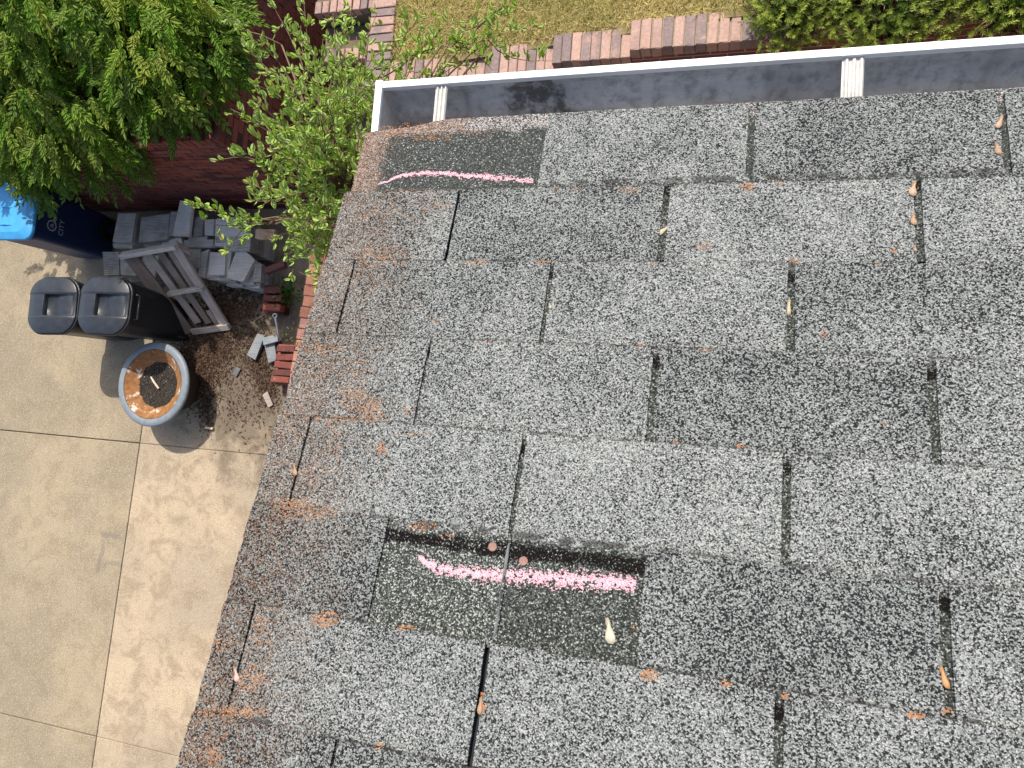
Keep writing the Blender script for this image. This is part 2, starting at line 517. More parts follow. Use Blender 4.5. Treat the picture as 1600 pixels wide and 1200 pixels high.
def soup(name, V, F, C, mat, parent=None, origin=(0, 0, 0)):
    """many small faces with one colour per face; V (n,3), F list of equal-length tuples (array), C (faces,3)"""
    V = np.asarray(V, dtype=np.float32) - np.asarray(origin, dtype=np.float32)
    F = np.asarray(F, dtype=np.int32)
    me = bpy.data.meshes.new(name)
    nf, k_ = F.shape
    me.vertices.add(len(V)); me.vertices.foreach_set('co', V.ravel())
    me.loops.add(nf * k_); me.loops.foreach_set('vertex_index', F.ravel())
    me.polygons.add(nf); me.polygons.foreach_set('loop_start', np.arange(0, nf * k_, k_, dtype=np.int32))
    me.materials.append(mat)
    at_ = me.attributes.new('tint', 'FLOAT_COLOR', 'FACE')
    cc = np.ones((nf, 4), dtype=np.float32); cc[:, :3] = C
    at_.data.foreach_set('color', cc.ravel())
    me.update(calc_edges=True)
    me.validate()
    return place(name, me, parent, Vector(origin))

rng = np.random.default_rng(11)

# ------------------------------------------------------------------ ground, driveway, lawn
def sheet(name, x0, y0, x1, y1, z, mat):
    mb = MB(); mb.poly([(x0, y0, z), (x1, y0, z), (x1, y1, z), (x0, y1, z)])
    return tag(mb.build(name, mat), kind='structure')
sheet('ground', -120, -120, 120, 120, -.09, M['ground'])

drive = MB().box((-6.0, -5.0, -.055), (20.0, 13.56, .04)).build('driveway', M['joint'])
tag(drive, kind='structure')
XS = [-14.2, -11.2, -8.2, -5.20, -2.2, 1.0]
YS = [1.655, -.85, -3.85, -6.85, -11.7]
for i in range(len(XS) - 1):
    for j in range(len(YS) - 1):
        j0, j1 = .005, (.0022 if i == 3 else .005)
        sk = .035                                  # slabs run very slightly askew to the house
        def cx(x, y): return x + sk * (y + .85)
        x0, x1, y0, y1 = XS[i] + j0, XS[i + 1] - j0, YS[j + 1] + j1, YS[j] - j1
        mb = MB()
        lo = [(cx(x0, y0), y0), (cx(x1, y0), y0), (cx(x1, y1), y1), (cx(x0, y1), y1)]
        mb.loft([[(*q, -.05) for q in lo], [(*q, -.004) for q in lo],
                 [(q[0] + (.006 if n_ in (0, 3) else -.006), q[1] + (.006 if n_ in (0, 1) else -.006), 0) for n_, q in enumerate(lo)]])
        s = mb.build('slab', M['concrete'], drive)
        v = {0: .25, 1: .12, 2: .16, 3: .78, 4: .6}[i]
        s.color = (v + rnd.uniform(-.06, .06), 0, 0, 1)

mb = MB()
lo = [(-14.2, 1.665), (-6.42, 1.665), (-6.42, 5.5), (-14.2, 5.5)]
mb.loft([[(*q, -.05) for q in lo], [(*q, 0) for q in lo]])
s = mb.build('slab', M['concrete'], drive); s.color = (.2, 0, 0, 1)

def zlawn(x):
    return 1.60 + .13 * min(max(x + 1.7, 0), 2.2)
mb = MB()
xs = [-2.02, -1.7, -1.2, -.6, 0, .5, 1.5, 4, 20, 60]
for a, b in zip(xs[:-1], xs[1:]):
    mb.poly([(a, 2.10, zlawn(a)), (b, 2.10, zlawn(b)), (b, 60, zlawn(b)), (a, 60, zlawn(a))])
tag(mb.build('lawn', M['lawn_soil']), kind='structure')
mb = MB(); mb.poly([(-6.25, 1.80, 1.43), (-3.45, 1.80, 1.43), (-3.45, 60, 1.43), (-6.25, 60, 1.43)])
tag(mb.build('garden_bed', M['soil']), kind='structure')
mb = MB(); mb.poly([(-3.35, 1.62, .02), (-2.0, 1.62, .02), (-2.0, 60, .02), (-3.35, 60, .02)])
tag(mb.build('stairwell_floor', M['soil']), kind='structure')

# ------------------------------------------------------------------ brick helpers
def brick_mesh(name, lx, ly, lz, mat, jit=.0022, bev=.004):
    a, b, c = lx / 2, ly / 2, lz / 2
    q = bev
    j = lambda: rnd.uniform(-jit, jit)
    mb = MB()
    ring = lambda ax, by, z: [(-ax + j(), -by + j(), z + j()), (ax + j(), -by + j(), z + j()), (ax + j(), by + j(), z + j()), (-ax + j(), by + j(), z + j())]
    mb.loft([ring(a, b, -c), ring(a, b, c - q), ring(a - q, b - q, c)])
    me = bpy.data.meshes.new(name)
    me.from_pydata([tuple(v) for v in mb.v], [], mb.f)
    me.materials.append(mat)
    me.update()
    return me
def brick_set(lx, ly, lz, mat, n=5):
    return [brick_mesh('brick', lx, ly, lz, mat) for _ in range(n)]
def lay(meshes, loc, parent, rot=(0, 0, 0), jr=.006, name='brick'):
    o = place(name, rnd.choice(meshes), parent, Vector(loc))
    o.rotation_euler = (rot[0] + rnd.uniform(-jr, jr), rot[1] + rnd.uniform(-jr, jr), rot[2] + rnd.uniform(-jr, jr))
    return o

# left retaining wall: front face towards the driveway, return face towards the steps
W = thing('retaining_wall', 'dark red brick retaining wall in shade behind the stacked wood, under the leafy tree', 'wall', (-3.30, 1.66, 0))
WY, WX, WH = 1.66, -3.30, 1.58
mb = MB()
mb.box((WX - 1.53, WY + .10, .74), (3.04, .18, 1.48)); mb.box((WX - 2.96, WY + 2.1, .74), (.18, 3.80, 1.48)); mb.box((WX - .10, WY + 2.1, .74), (.18, 3.80, 1.48))
core = mb.build('wall_core', M['darkmortar'], W)
ST_M = brick_set(.194, .06, .057, M['brick'])
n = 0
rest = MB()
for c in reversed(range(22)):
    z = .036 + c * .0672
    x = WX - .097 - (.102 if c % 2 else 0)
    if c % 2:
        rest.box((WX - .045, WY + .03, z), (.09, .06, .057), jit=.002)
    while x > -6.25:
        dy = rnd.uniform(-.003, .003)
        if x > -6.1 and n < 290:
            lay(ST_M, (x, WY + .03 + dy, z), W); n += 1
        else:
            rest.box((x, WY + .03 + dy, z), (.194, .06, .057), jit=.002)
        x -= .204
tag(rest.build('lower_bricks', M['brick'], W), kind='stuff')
mb = MB()
for c in range(22):
    z = .036 + c * .0672
    y = WY + .16 + (.102 if c % 2 else 0)
    while y < 4.6:
        mb.box((WX - .03 + rnd.uniform(-.003, .003), y, z), (.06, .194, .057), jit=.002)
        y += .204
tag(mb.build('return_face_bricks', M['brick'], W), kind='stuff')
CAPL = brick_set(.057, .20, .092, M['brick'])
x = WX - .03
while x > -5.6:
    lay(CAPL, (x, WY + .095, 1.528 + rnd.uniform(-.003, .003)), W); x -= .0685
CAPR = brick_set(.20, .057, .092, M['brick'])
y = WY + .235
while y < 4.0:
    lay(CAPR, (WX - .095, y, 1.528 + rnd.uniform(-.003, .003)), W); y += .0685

# wall holding up the lawn: stepped rowlock cap
LW = thing('stepped_garden_wall', 'sunlit pink brick wall with stepped cap edging the dry lawn beyond the gutter', 'wall', (-.5, 1.95, 0))
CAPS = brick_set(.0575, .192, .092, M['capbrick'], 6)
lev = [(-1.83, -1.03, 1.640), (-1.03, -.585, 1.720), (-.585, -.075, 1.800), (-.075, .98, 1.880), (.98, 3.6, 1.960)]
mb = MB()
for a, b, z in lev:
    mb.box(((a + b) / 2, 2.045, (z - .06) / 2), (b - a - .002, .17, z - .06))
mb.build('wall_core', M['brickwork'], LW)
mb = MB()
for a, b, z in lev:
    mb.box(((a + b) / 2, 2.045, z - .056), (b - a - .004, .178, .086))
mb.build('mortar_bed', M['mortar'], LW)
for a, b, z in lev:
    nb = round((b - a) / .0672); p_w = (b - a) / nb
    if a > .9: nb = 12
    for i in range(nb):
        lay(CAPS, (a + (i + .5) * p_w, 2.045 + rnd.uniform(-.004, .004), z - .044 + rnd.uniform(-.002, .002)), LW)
# the same wall turning back along the steps
CAPT = brick_set(.192, .0575, .092, M['capbrick'], 6)
mb = MB(); mb.box((-1.93, 3.6, .79), (.17, 3.2, 1.58)); mb.build('side_core', M['mortar'], LW)
y = 2.0
while y < 3.6:
    lay(CAPT, (-1.93 + rnd.uniform(-.004, .004), y, 1.585 + rnd.uniform(-.003, .003)), LW); y += .0672

# brick steps between the two walls
STP = thing('brick_steps', 'shaded brick steps climbing between the two walls, behind the glossy shrub', 'steps', (-2.5, 1.2, 0))
TRB = brick_set(.0575, .10, .07, M['capbrick'], 4)
top_z, top_y = 1.42, 2.72
for i in range(8):
    z = top_z - i * .172; y0 = top_y - i * .30; y1 = y0 + (.30 if i else 1.2)
    MB().box((-2.34, (y0 + y1) / 2 + .01, z / 2 - .01), (.62, y1 - y0 - .02, max(z - .02, .03))).build('step_core', M['ground'], STP)
    x = -2.62
    while x < -2.06:
        lay(TRB, (x, y0 + .05, z - .03), STP); x += .0672

# low sunlit wall running beside the roof edge
SW = thing('low_brick_wall', 'low sunlit orange brick wall running along beside the roof rake', 'wall', (-3.0, .3, 0))
CAPW = brick_set(.21, .092, .07, M['orangebrick'], 6)
def swx(y): return -3.105 + .075 * (y + .4)
mb = MB()
mb.box((-2.97, .42, .27), (.18, 1.9, .54), rot=rotz(-.075)); mb.build('wall_core', M['darkmortar'], SW)
y = -.52
while y < 1.35:
    lay(CAPW, (swx(y) + .105 + rnd.uniform(-.006, .006), y, .57 + rnd.uniform(-.004, .004)), SW, rot=(0, 0, -.075)); y += .0995
# loose brick edging in the shade, on the driveway
EB = brick_set(.20, .060, .065, M['brick'], 5)
def loose_brick(u, v, z, rz, label, tilt=0):
    p = at(u, v, z)
    o = place('brick', rnd.choice(EB), None, Vector((p.x, p.y, z - .034)))
    o.rotation_euler = (0, tilt, rz)
    tag(o, label, 'brick', 'loose bricks edging the driveway')
    return o
eb_lab = ['loose brick edging laid in shade beside the low orange wall']
for (u, v, z, rz), w_ in zip(((425, 453, .24, .05), (425, 466, .24, .02), (424, 480, .24, -.02)), ('farthest from', 'in the middle above', 'nearest to')):
    loose_brick(u, v, z, rz, 'flat shaded brick of the upper row of three, %s the metal rod' % w_)
for (u, v, z, rz), w_ in zip(((446, 545, .20, .0), (444, 558, .20, .03), (442, 570, .20, -.02), (440, 582, .20, .02), (437, 593, .20, -.01)), ('topmost', 'second from the top', 'middle', 'second from the bottom', 'bottom')):
    loose_brick(u, v, z, rz, '%s shaded brick of the row of five by the offcuts' % w_)
loose_brick(428, 417, .30, .42, 'tilted brown brick lying at the right end of the wood stack', .15)
# supports so that the raised bricks rest on brick, not on air
for nm, lo in (('upper', ((425, 447), (424, 487))), ('lower', ((446, 539), (437, 599)))):
    a = at(*lo[0], .17); b = at(*lo[1], .17)
    c = (a + b) / 2
    h = .168 if nm == 'upper' else .128
    k_ = MB().box((c.x, c.y, h / 2), (.19, abs(a.y - b.y) + .02, h)).build('brick_footing', M['brick'])
    tag(k_, 'sunken brick footing under the %s row of loose edging bricks' % nm, 'footing')

# ------------------------------------------------------------------ house: walls, boards, roof, gutter
H = thing('house', 'grey shingled house roof corner with white gutter along the eave', 'house', (1.5, -2.0, 0))
RAKE = -.05
mb = MB(); mb.box((4.22, -4.2, 2.36), (8.0, 7.6, 4.72)); mb.build('wall', M['brickwork'], H)
mb = MB(); mb.box((4.1, -.028, 4.90), (8.22, .02, .16)); mb.build('fascia', M['white'], H)
mb = MB()
c0 = rp(-.018, 1.9, -.10)
mb.loft([[rp(-.03, 0.04, -.02), rp(-.008, 0.04, -.02), rp(-.008, 0.04, -.15), rp(-.03, 0.04, -.15)],
         [rp(-.03, 6, -.02), rp(-.008, 6, -.02), rp(-.008, 6, -.15), rp(-.03, 6, -.15)]])
mb.build('rake_board', M['white'], H)
mb = MB(); mb.box((4.1, -.19, 4.775), (8.2, .30, .02)); mb.build('soffit', M['white'], H)

T = .0042
DECK = -2.5 * T
deck = MB()
deck.loft([[rp(-.035, .004, DECK - .0005), rp(8.1, .004, DECK - .0005), rp(8.1, .004, DECK - .016), rp(-.035, .004, DECK - .016)],
           [rp(-.035, 6, DECK - .0005), rp(8.1, 6, DECK - .0005), rp(8.1, 6, DECK - .016), rp(-.035, 6, DECK - .016)]])
roof = deck.build('roof', M['asphalt_felt'], H)

def topz(local):
    return DECK + 3 * T - T * local / EXPO
NROW = 15
LINES = [-.011] + [EXPO * r + .0012 for r in range(1, NROW + 1)]
SLOTS = {1: [.258, .556, .861], 2: [.143, .448, .758], 3: [.000, .3035, .611], 4: [.150, .454, .760], 5: [-.001, .3025, .6085],
         6: [.147, .457, .757], 7: [-.007, .2978, .604], 8: [.1424, .448, .755]}
for r in range(9, NROW + 1):
    SLOTS[r] = [(.0 if r % 2 else .148) + .3055 * i + rnd.uniform(-.003, .003) for i in range(3)]
for r in SLOTS:
    while SLOTS[r][-1] < 2.75:
        SLOTS[r].append(SLOTS[r][-1] + .3055 + rnd.uniform(-.003, .003))
def slot_w(s, r):
    if s < .05: return .0036
    if s < .2: return .0042
    if s < .4: return .0060
    return .0092
# how dark each tab is (dark < .5 < light), read from the photograph
TONE = {(1, 1): .55, (1, 2): .37, (1, 3): .42, (2, 0): .56, (2, 1): .37, (2, 2): .62, (2, 3): .58, (3, 0): .52, (3, 1): .50, (3, 2): .58, (3, 3): .46,
        (4, 0): .56, (4, 1): .56, (4, 2): .40, (4, 3): .47, (5, 0): .50, (5, 1): .60, (5, 2): .67, (5, 3): .58, (6, 0): .34, (6, 2): .36, (6, 3): .50,
        (7, 0): .47, (7, 1): .56, (7, 2): .56, (7, 3): .52, (8, 0): .36, (8, 1): .40, (8, 2): .44}

def jedge(a, b, n, amp):
    """points from a to b with a rough cut edge (s,t)"""
    out = []
    for i in range(n):
        f = i / n
        out.append((a[0] + (b[0] - a[0]) * f + rnd.uniform(-amp, amp), a[1] + (b[1] - a[1]) * f + rnd.uniform(-amp, amp)))
    return out
def slab(name, outline, line, zfun, mats, parent, tone=.5, lift=0.0, thick=T, roll=0.0):
    mb = MB()
    cs = sum(s for s, t in outline) / len(outline)
    zf = zfun
    up = lambda s, t: zf(t - line) + lift + abs(roll) * .15 + roll * (s - cs)
    top = [rp(s, t, up(s, t)) for s, t in outline]
    bot = [rp(s, t, up(s, t) - thick + .0003) for s, t in outline]
    n = len(top)
    cs = sum(s for s, t in outline) / n; ct = sum(t for s, t in outline) / n
    org = rp(cs, ct, 0)
    mb.v = top + bot
    mb.f = [tuple(range(n))] + [(i, n + i, n + (i + 1) % n, (i + 1) % n) for i in range(n)]
    mb.mi = [0] * len(mb.f)
    o = mb.build(name, mats, parent, origin=org)
    me = o.data
    u1 = me.uv_layers.new(name='roof'); u2 = me.uv_layers.new(name='tab')
    st = outline + outline
    for lp in me.loops:
        s, t = st[lp.vertex_index]
        u1.data[lp.index].uv = (s, t)
        u2.data[lp.index].uv = (s, t - line)
    o.color = (tone, 0, 0, 1)
    return o

# starter course, its left corner worn away
sh_lo = [(-.047, .003), (-.03, .001), (0.0, -.002), (.03, -.004), (.055, -.009), (.075, -.014), (.10, -.0165), (.2, -.0165)]
ol = []
for a, b in zip(sh_lo[:-1], sh_lo[1:]):
    ol += jedge(a, b, max(2, int((b[0] - a[0]) / .005)), .0008)
ol += jedge((.2, -.0165), (2.6, -.0165), 60, .0007) + [(2.6, .18), (-.045, .18)]
ol += jedge((-.045, .16), (-.047, .003), 30, .0009)[0:]
slab('starter_shingle', ol, -EXPO - .011, lambda l: topz(l), M['starter'], roof, thick=T)

TABS = {}
for r in range(1, NROW + 1):
    line = LINES[r - 1]
    cuts = SLOTS[r]
    upper = line + EXPO * 2 + .005
    edges = [(RAKE + rnd.uniform(-.002, .002), 0)] + [(s, slot_w(s, r)) for s in cuts if s > RAKE + .02]
    for i in range(len(edges) - 1):
        if (r, i) in ((1, 0), (6, 1)):
            continue                                    # the two torn-off tabs
        s0 = edges[i][0] + edges[i][1]
        s1 = edges[i + 1][0]
        if s0 > 2.5: break
        dt = rnd.uniform(-.0014, .0014); sk = rnd.uniform(-.0016, .0016)
        tt = line + EXPO + .006                         # the cut-out ends here; beyond it the shingle is whole
        hl0 = edges[i][0] - (0 if i == 0 else -.0) ; hl1 = s1 + edges[i + 1][1] - .0008
        ol = jedge((s0, line + dt), (s1, line + dt + sk), int((s1 - s0) / .006), .0009)
        if rnd.random() < .6: ol[0] = (s0, line + dt + rnd.uniform(.001, .006)); ol[1] = (ol[1][0], ol[1][1] + rnd.uniform(0, .0012))
        ol += jedge((s1, line + dt + sk), (s1 - .0004, tt), 14, .0005)
        ol += [(hl1, tt + .0005), (hl1, upper), (s0, upper)]
        if i == 0:
            ol += jedge((s0, upper), (s0, line + dt), 40, .0011)
        else:
            ol += jedge((s0, tt), (s0, line + dt), 14, .0005)
        tone = TONE.get((r, i), .5 + rnd.uniform(-.1, .1))
        lift_, roll_ = rnd.uniform(0, .0006), rnd.uniform(-.003, .003)
        TABS[(r, i)] = (s0, s1, lift_ + abs(roll_) * .15, roll_, sum(q[0] for q in ol) / len(ol))
        o_ = slab('shingle', ol, line, topz, M['shingle'], roof, tone, lift_, roll=roll_)
        if (r, i) == (5, 1): o_.color = (tone, .36, 0, 1)

def line_of(t):
    r = 1
    for i in range(NROW):
        if t >= LINES[i]: r = i + 1
    return r
def surf(s, t):
    r = line_of(t)
    if r == 1 and s < .258: return topz(t + EXPO + .011)
    if r == 6 and .149 < s < .457: r = 5
    h = topz(t - LINES[r - 1])
    for (rr_, i_), (a_, b_, lf, ro, cs_) in TABS.items():
        if rr_ == r and a_ - .004 <= s <= b_ + .002:
            return h + lf + ro * (s - cs_)
    return h - T
# nail heads and the torn joint inside the bare patch
for u, v in ((769, 854), (817, 876)):
    s, t = roofst(u, v)
    h = surf(s, t)
    mb = MB()
    n = 14
    ring = lambda rad, hh: [rp(s + rad * math.cos(a * 2 * math.pi / n), t + rad * math.sin(a * 2 * math.pi / n), h + hh) for a in range(n)]
    mb.loft([ring(.0052, -.001), ring(.0054, .0009), ring(.0042, .0014), ring(.002, .0011)])
    mb.build('nail', M['copper'], roof, origin=rp(s, t, h))
pth = [(795, 848), (791, 870), (787, 893), (781, 918), (779, 945), (776, 968), (772, 985), (769, 1000)]
mb = MB(); a = []; b = []
for i, (u, v) in enumerate(pth):
    s, t = roofst(u, v); h = max(surf(s - .003, t), surf(s + .003, t))
    w = (.0010, .0020, .0012, .0007, .0009, .0012, .0016, .0004)[i]
    a.append(((s - w, t, h + .0002), (s + w * .2, t, h + .0016), (s + w, t, h + .0002)))
mb.loft([[rp(*q) for q in r_] for r_ in a], True, True)
mb.build('torn_joint', M['vinyl'], roof)

# gutter: K-profile trough, rolled lip, end cap, two hangers
GX0, GX1 = -.040, 8.1
prof = [(-.012, 4.972), (-.012, 4.868), (-.006, 4.862), (.046, 4.862), (.056, 4.868), (.060, 4.885), (.063, 4.902), (.070, 4.916), (.081, 4.928), (.0885, 4.942), (.0885, 4.966)]
def prof_sheet(mb, pr_, x0, x1, th, mi=0):
    n = len(pr_)
    nrm = []
    for i in range(n):
        a = pr_[max(0, i - 1)]; b = pr_[min(n - 1, i + 1)]
        d = Vector((b[0] - a[0], b[1] - a[1])).normalized()
        nrm.append((d.y, -d.x))
    outer = [(p[0] + nn[0] * th, p[1] + nn[1] * th) for p, nn in zip(pr_, nrm)]
    loop = pr_ + outer[::-1]
    mb.loft([[(x, y, z) for y, z in loop] for x in (x0, x1)])
mb = MB()
prof_sheet(mb, prof, GX0, GX1, .0012)
gut = mb.build('gutter', M['gutter_in'], H)
for p in gut.data.polygons: p.use_smooth = True
gut.data.set_sharp_from_angle(angle=math.radians(42))
mb = MB()
lip = [(.0872, 4.960), (.0992, 4.958), (.0992, 4.972), (.0865, 4.9735)]
mb.loft([[(x, y, z) for y, z in lip] for x in (GX0 - .003, GX1)])
mb.build('rolled_lip', M['white'], gut, bevel=.0015)
mb = MB()
capo = [(-.014, 4.9735)] + [(p[0], p[1] - .003) for p in prof[1:-1]] + [(.0995, 4.944), (.0995, 4.974)]
mb.loft([[(x, y, z) for y, z in capo] for x in (GX0 - .0025, GX0 - .001)])
mb.build('end_cap', M['cream'], gut)
mb = MB()
mb.loft([[(x, y, z) for x, z in ((GX0 - .0105, 4.970), (GX0 + .002, 4.970), (GX0 + .002, 4.976), (GX0 - .0105, 4.976))] for y in (-.012, .099)])
mb.build('end_cap_rim', M['white'], gut)
def hanger(u, vc, w):
    p = at(u, vc, 4.97)
    mb = MB()
    xs_ = np.linspace(-w / 2, w / 2, 13)
    ring = []
    for y, zz in ((-.015, 4.9655), (.088, 4.9655)):
        up = [(p.x + x, y, zz + (.0030 if (i // 2) % 2 else 0)) for i, x in enumerate(xs_)]
        ring.append(up + [(p.x + w / 2, y, zz - .003), (p.x - w / 2, y, zz - .003)])
    mb.loft(ring)
    o = mb.build('hanger', M['cream'], gut)
hanger(686, 165, .021); hanger(1333, 120, .029); hanger(2200, 90, .029)

# ------------------------------------------------------------------ loose grains on the roof
def grains(name, pts, cols, size, mat, parent=None, tall=1.0):
    """pts (s,t,size factor): each grain a small faceted chip"""
    V = []; F = []; C = []
    for (s, t, f), c in zip(pts, cols):
        h = surf(s, t) + .0001
        n0 = len(V)
        r = size * f; a0 = rnd.uniform(0, 6.28); el = rnd.uniform(.6, 1.0)
        for q in range(4):
            a = a0 + q * math.pi / 2 + rnd.uniform(-.3, .3)
            V.append(rp(s + r * math.cos(a), t + r * el * math.sin(a), h))
        V.append(rp(s + rnd.uniform(-.3, .3) * r, t + rnd.uniform(-.3, .3) * r, h + r * tall * rnd.uniform(.35, .8)))
        for q in range(4):
            F.append((n0 + q, n0 + (q + 1) % 4, n0 + 4)); C.append(c)
    org = V[0]
    return soup(name, [tuple(v) for v in V], F, np.array(C), mat, parent, tuple(org))

blobs = [  # u, v, ru, rv, count : rusty lichen crumbs where they collected
    (1168, 293, 12, 7, 60), (1215, 287, 9, 4, 14), (1102, 385, 10, 9, 26), (742, 411, 20, 6, 60), (850, 409, 12, 4, 24), (600, 402, 45, 22, 230),
    (580, 641, 20, 22, 170), (552, 622, 30, 20, 130), (540, 655, 70, 6, 90), (597, 701, 11, 11, 45), (480, 800, 55, 14, 200), (455, 786, 40, 10, 120),
    (508, 968, 24, 14, 170), (632, 981, 17, 5, 50), (1015, 1055, 16, 9, 70), (1286, 521, 9, 7, 22), (1135, 1068, 10, 6, 20), (1226, 1087, 6, 7, 18),
    (1430, 1117, 14, 6, 40), (1480, 1110, 10, 6, 20), (365, 1112, 60, 9, 170), (335, 1005, 30, 14, 60), (410, 985, 18, 35, 90), (395, 1060, 22, 24, 110),
    (330, 1178, 18, 18, 80), (660, 822, 24, 8, 60), (700, 838, 14, 5, 14), (1000, 541, 10, 4, 26), (1102, 546, 12, 4, 30), (1240, 407, 12, 4, 24), (1370, 411, 8, 3, 14), (1398, 392, 8, 5, 14),
    (1018, 411, 8, 4, 8), (985, 298, 22, 6, 36), (640, 297, 60, 7, 120), (600, 335, 50, 18, 90), (680, 320, 35, 14, 70), (640, 640, 14, 10, 16),
    (500, 545, 40, 8, 80), (560, 590, 22, 40, 70), (520, 700, 18, 45, 80), (610, 205, 45, 10, 130), (672, 212, 35, 7, 110), (640, 195, 30, 5, 40), (752, 205, 40, 7, 40), (900, 295, 14, 3, 12), (1055, 690, 8, 4, 12), (1160, 697, 10, 4, 20),
    (645, 680, 30, 4, 20), (843, 412, 6, 4, 12), (755, 1108, 6, 12, 26), (755, 1085, 4, 6, 10), (990, 985, 5, 12, 10), (592, 1165, 9, 6, 16), (1380, 660, 6, 4, 6), (560, 440, 40, 25, 60), (680, 500, 10, 5, 16), (760, 535, 14, 4, 14), (1090, 385, 6, 6, 8), (480, 740, 30, 30, 60), (870, 297, 6, 6, 10)]
pts = []; cols = []
for u, v, ru, rv, nn in blobs:
    for _ in range(nn):
        a = rnd.uniform(0, 6.28); q = rnd.random() ** .7
        s, t = roofst(u + ru * q * math.cos(a), v + rv * q * math.sin(a))
        if s < RAKE + .002: continue
        pts.append((s, t, rnd.uniform(.6, 1.25)))
        w = rnd.random()
        cols.append((.37 * (.55 + .6 * w), .185 * (.5 + .65 * w), .08 * (.5 + .8 * w)))
for _ in range(8000):                                  # thin scatter along the rake edge
    s = RAKE + .003 + abs(rnd.gauss(0, .045)); t = rnd.uniform(-.005, 1.5)
    if math.sin(t * 31 + s * 40) + math.sin(t * 13.7 + 1.3) + rnd.uniform(-1.2, 1.2) < .3 or s > .16: continue
    if t < .01 and s < .08: continue
    pts.append((s, t, rnd.uniform(.45, 1.0)))
    w = rnd.random()
    cols.append((.30 * (.5 + .7 * w), .155 * (.5 + .7 * w), .08 * (.5 + .8 * w)))
tag(grains('lichen_crumbs', pts, cols, .00115, M['grain']), 'rusty orange crumbs scattered along the rake edge and the shingle joints', 'debris', kind='stuff')

NG = [[random.Random(i * 977 + j).random() for j in range(128)] for i in range(128)]
def vnoise(x, y):
    i, j = math.floor(x), math.floor(y); fx, fy = x - i, y - j
    g = lambda a, b: NG[a % 128][b % 128]
    return (g(i, j) * (1 - fx) + g(i + 1, j) * fx) * (1 - fy) + (g(i, j + 1) * (1 - fx) + g(i + 1, j + 1) * fx) * fy
def chalk(name, path, wid, label, dens):
    pts = []; cols = []
    P = [roofst(u, v) for u, v in path]
    for i in range(len(P) - 1):
        a, b = Vector(P[i]), Vector(P[i + 1])
        L = (b - a).length
        for _ in range(int(L * dens)):
            f = rnd.random()
            w = wid[i] + (wid[i + 1] - wid[i]) * f
            q = a.lerp(b, f)
            off = rnd.gauss(0, .42)
            if abs(off) > 1.15: continue
            hole = vnoise(q.x / .0030, (q.y + off * w * .5) / .0024) * .8 + vnoise(q.x / .03, 3.3) * .15
            if hole < .30 + abs(off) * .32 + rnd.uniform(-.12, .12): continue
            pts.append((q.x + rnd.uniform(-.001, .001), q.y + off * w * .5, rnd.uniform(.7, 1.3)))
            k_ = rnd.random()
            g_ = rnd.uniform(.34, .60) - .10 * abs(off)
            cols.append((.62 - .16 * k_, g_ * .80 - .05 * k_, g_ * .88 - .04 * k_))
    return tag(grains(name, pts, cols, .00105, M['chalk'], tall=.45), label, 'chalk mark')
chalk('chalk_mark', [(588, 284), (602, 280), (622, 271), (655, 267), (690, 267), (722, 271), (760, 272), (795, 276), (831, 278)],
      [.003, .006, .009, .012, .015, .014, .016, .018, .016], 'thin pink chalk line across the bare patch by the gutter end', 11500)
chalk('chalk_mark', [(653, 869), (664, 878), (690, 889), (730, 895), (770, 898), (810, 899), (850, 901), (900, 906), (950, 909), (998, 912)],
      [.004, .012, .019, .023, .022, .024, .024, .026, .026, .018], 'broad pink chalk stroke on the bare patch under the black seal strip', 20000)

# winged seeds
def seed(u, v, ang, L, label, col, fold=.3):
    s, t = roofst(u, v)
    h = surf(s, t) + .0008
    c, sn = math.cos(ang), math.sin(ang)
    wd = rnd.uniform(.18, .27); bd = rnd.uniform(-.10, .10); cu_ = rnd.uniform(.3, 1.2)
    prof_ = [(-.5, .03), (-.40, .11), (-.28, .13), (-.14, .10), (.06, wd * .8), (.28, wd), (.44, wd * .72)]
    up_ = [(x, y + bd * (x * x - .2) * 2) for x, y in prof_]; dn_ = [(x, -y * .55 + bd * (x * x - .2) * 2) for x, y in prof_]
    outline = up_[:] + [(.52, .02)] + dn_[::-1]
    outline = [(x, y, .05 + .22 * abs(x) * cu_ + .25 * max(0, y)) for x, y in outline]
    L *= .92
    V = []
    for x, y, z in outline:
        V.append(rp(s + L * (x * c - y * sn), t + L * (x * sn + y * c), h + L * z * fold))
    low = [rp(s + L * (x * c - y * sn), t + L * (x * sn + y * c), h + L * z * fold - .0009) for x, y, z in outline]
    ctr = [rp(s + L * (-.32 * c), t + L * (-.32 * sn), h + L * .07), rp(s + L * .2 * c, t + L * .2 * sn, h + L * (.02 + .12 * fold))]
    n = len(V)
    allv = [tuple(q) for q in V + low + ctr]
    F = []; C = []
    for i in range(n):
        j = (i + 1) % n
        cx_ = (outline[i][0] + outline[j][0]) / 2
        cen = 2 * n + (0 if cx_ < -.12 else 1)
        F.append((i, j, cen)); g_ = (.72 if cen == 2 * n else 1.05) * rnd.uniform(.9, 1.1); C.append([x * g_ for x in col])
        F.append((i, n + i, j)); C.append(col); F.append((j, n + i, n + j)); C.append(col)
    i3 = 3; i4 = n - 4
    F.append((i3, 2 * n + 1, 2 * n)); C.append(col); F.append((i4, 2 * n, 2 * n + 1)); C.append(col)
    o = soup('winged_seed', allv, F, np.array(C), M['seed'], None, tuple(rp(s, t, h)))
    return tag(o, label, 'winged seed', 'winged seeds fallen on the roof')
TAN = (.44, .28, .17); PALE = (.54, .45, .30); PEACH = (.50, .33, .22)
seed(1562, 192, 1.9, .024, 'curled tan winged seed nearest the gutter at the right frame edge', PEACH)
seed(1560, 232, 1.4, .021, 'narrow tan winged seed, second from the gutter at the right frame edge', TAN)
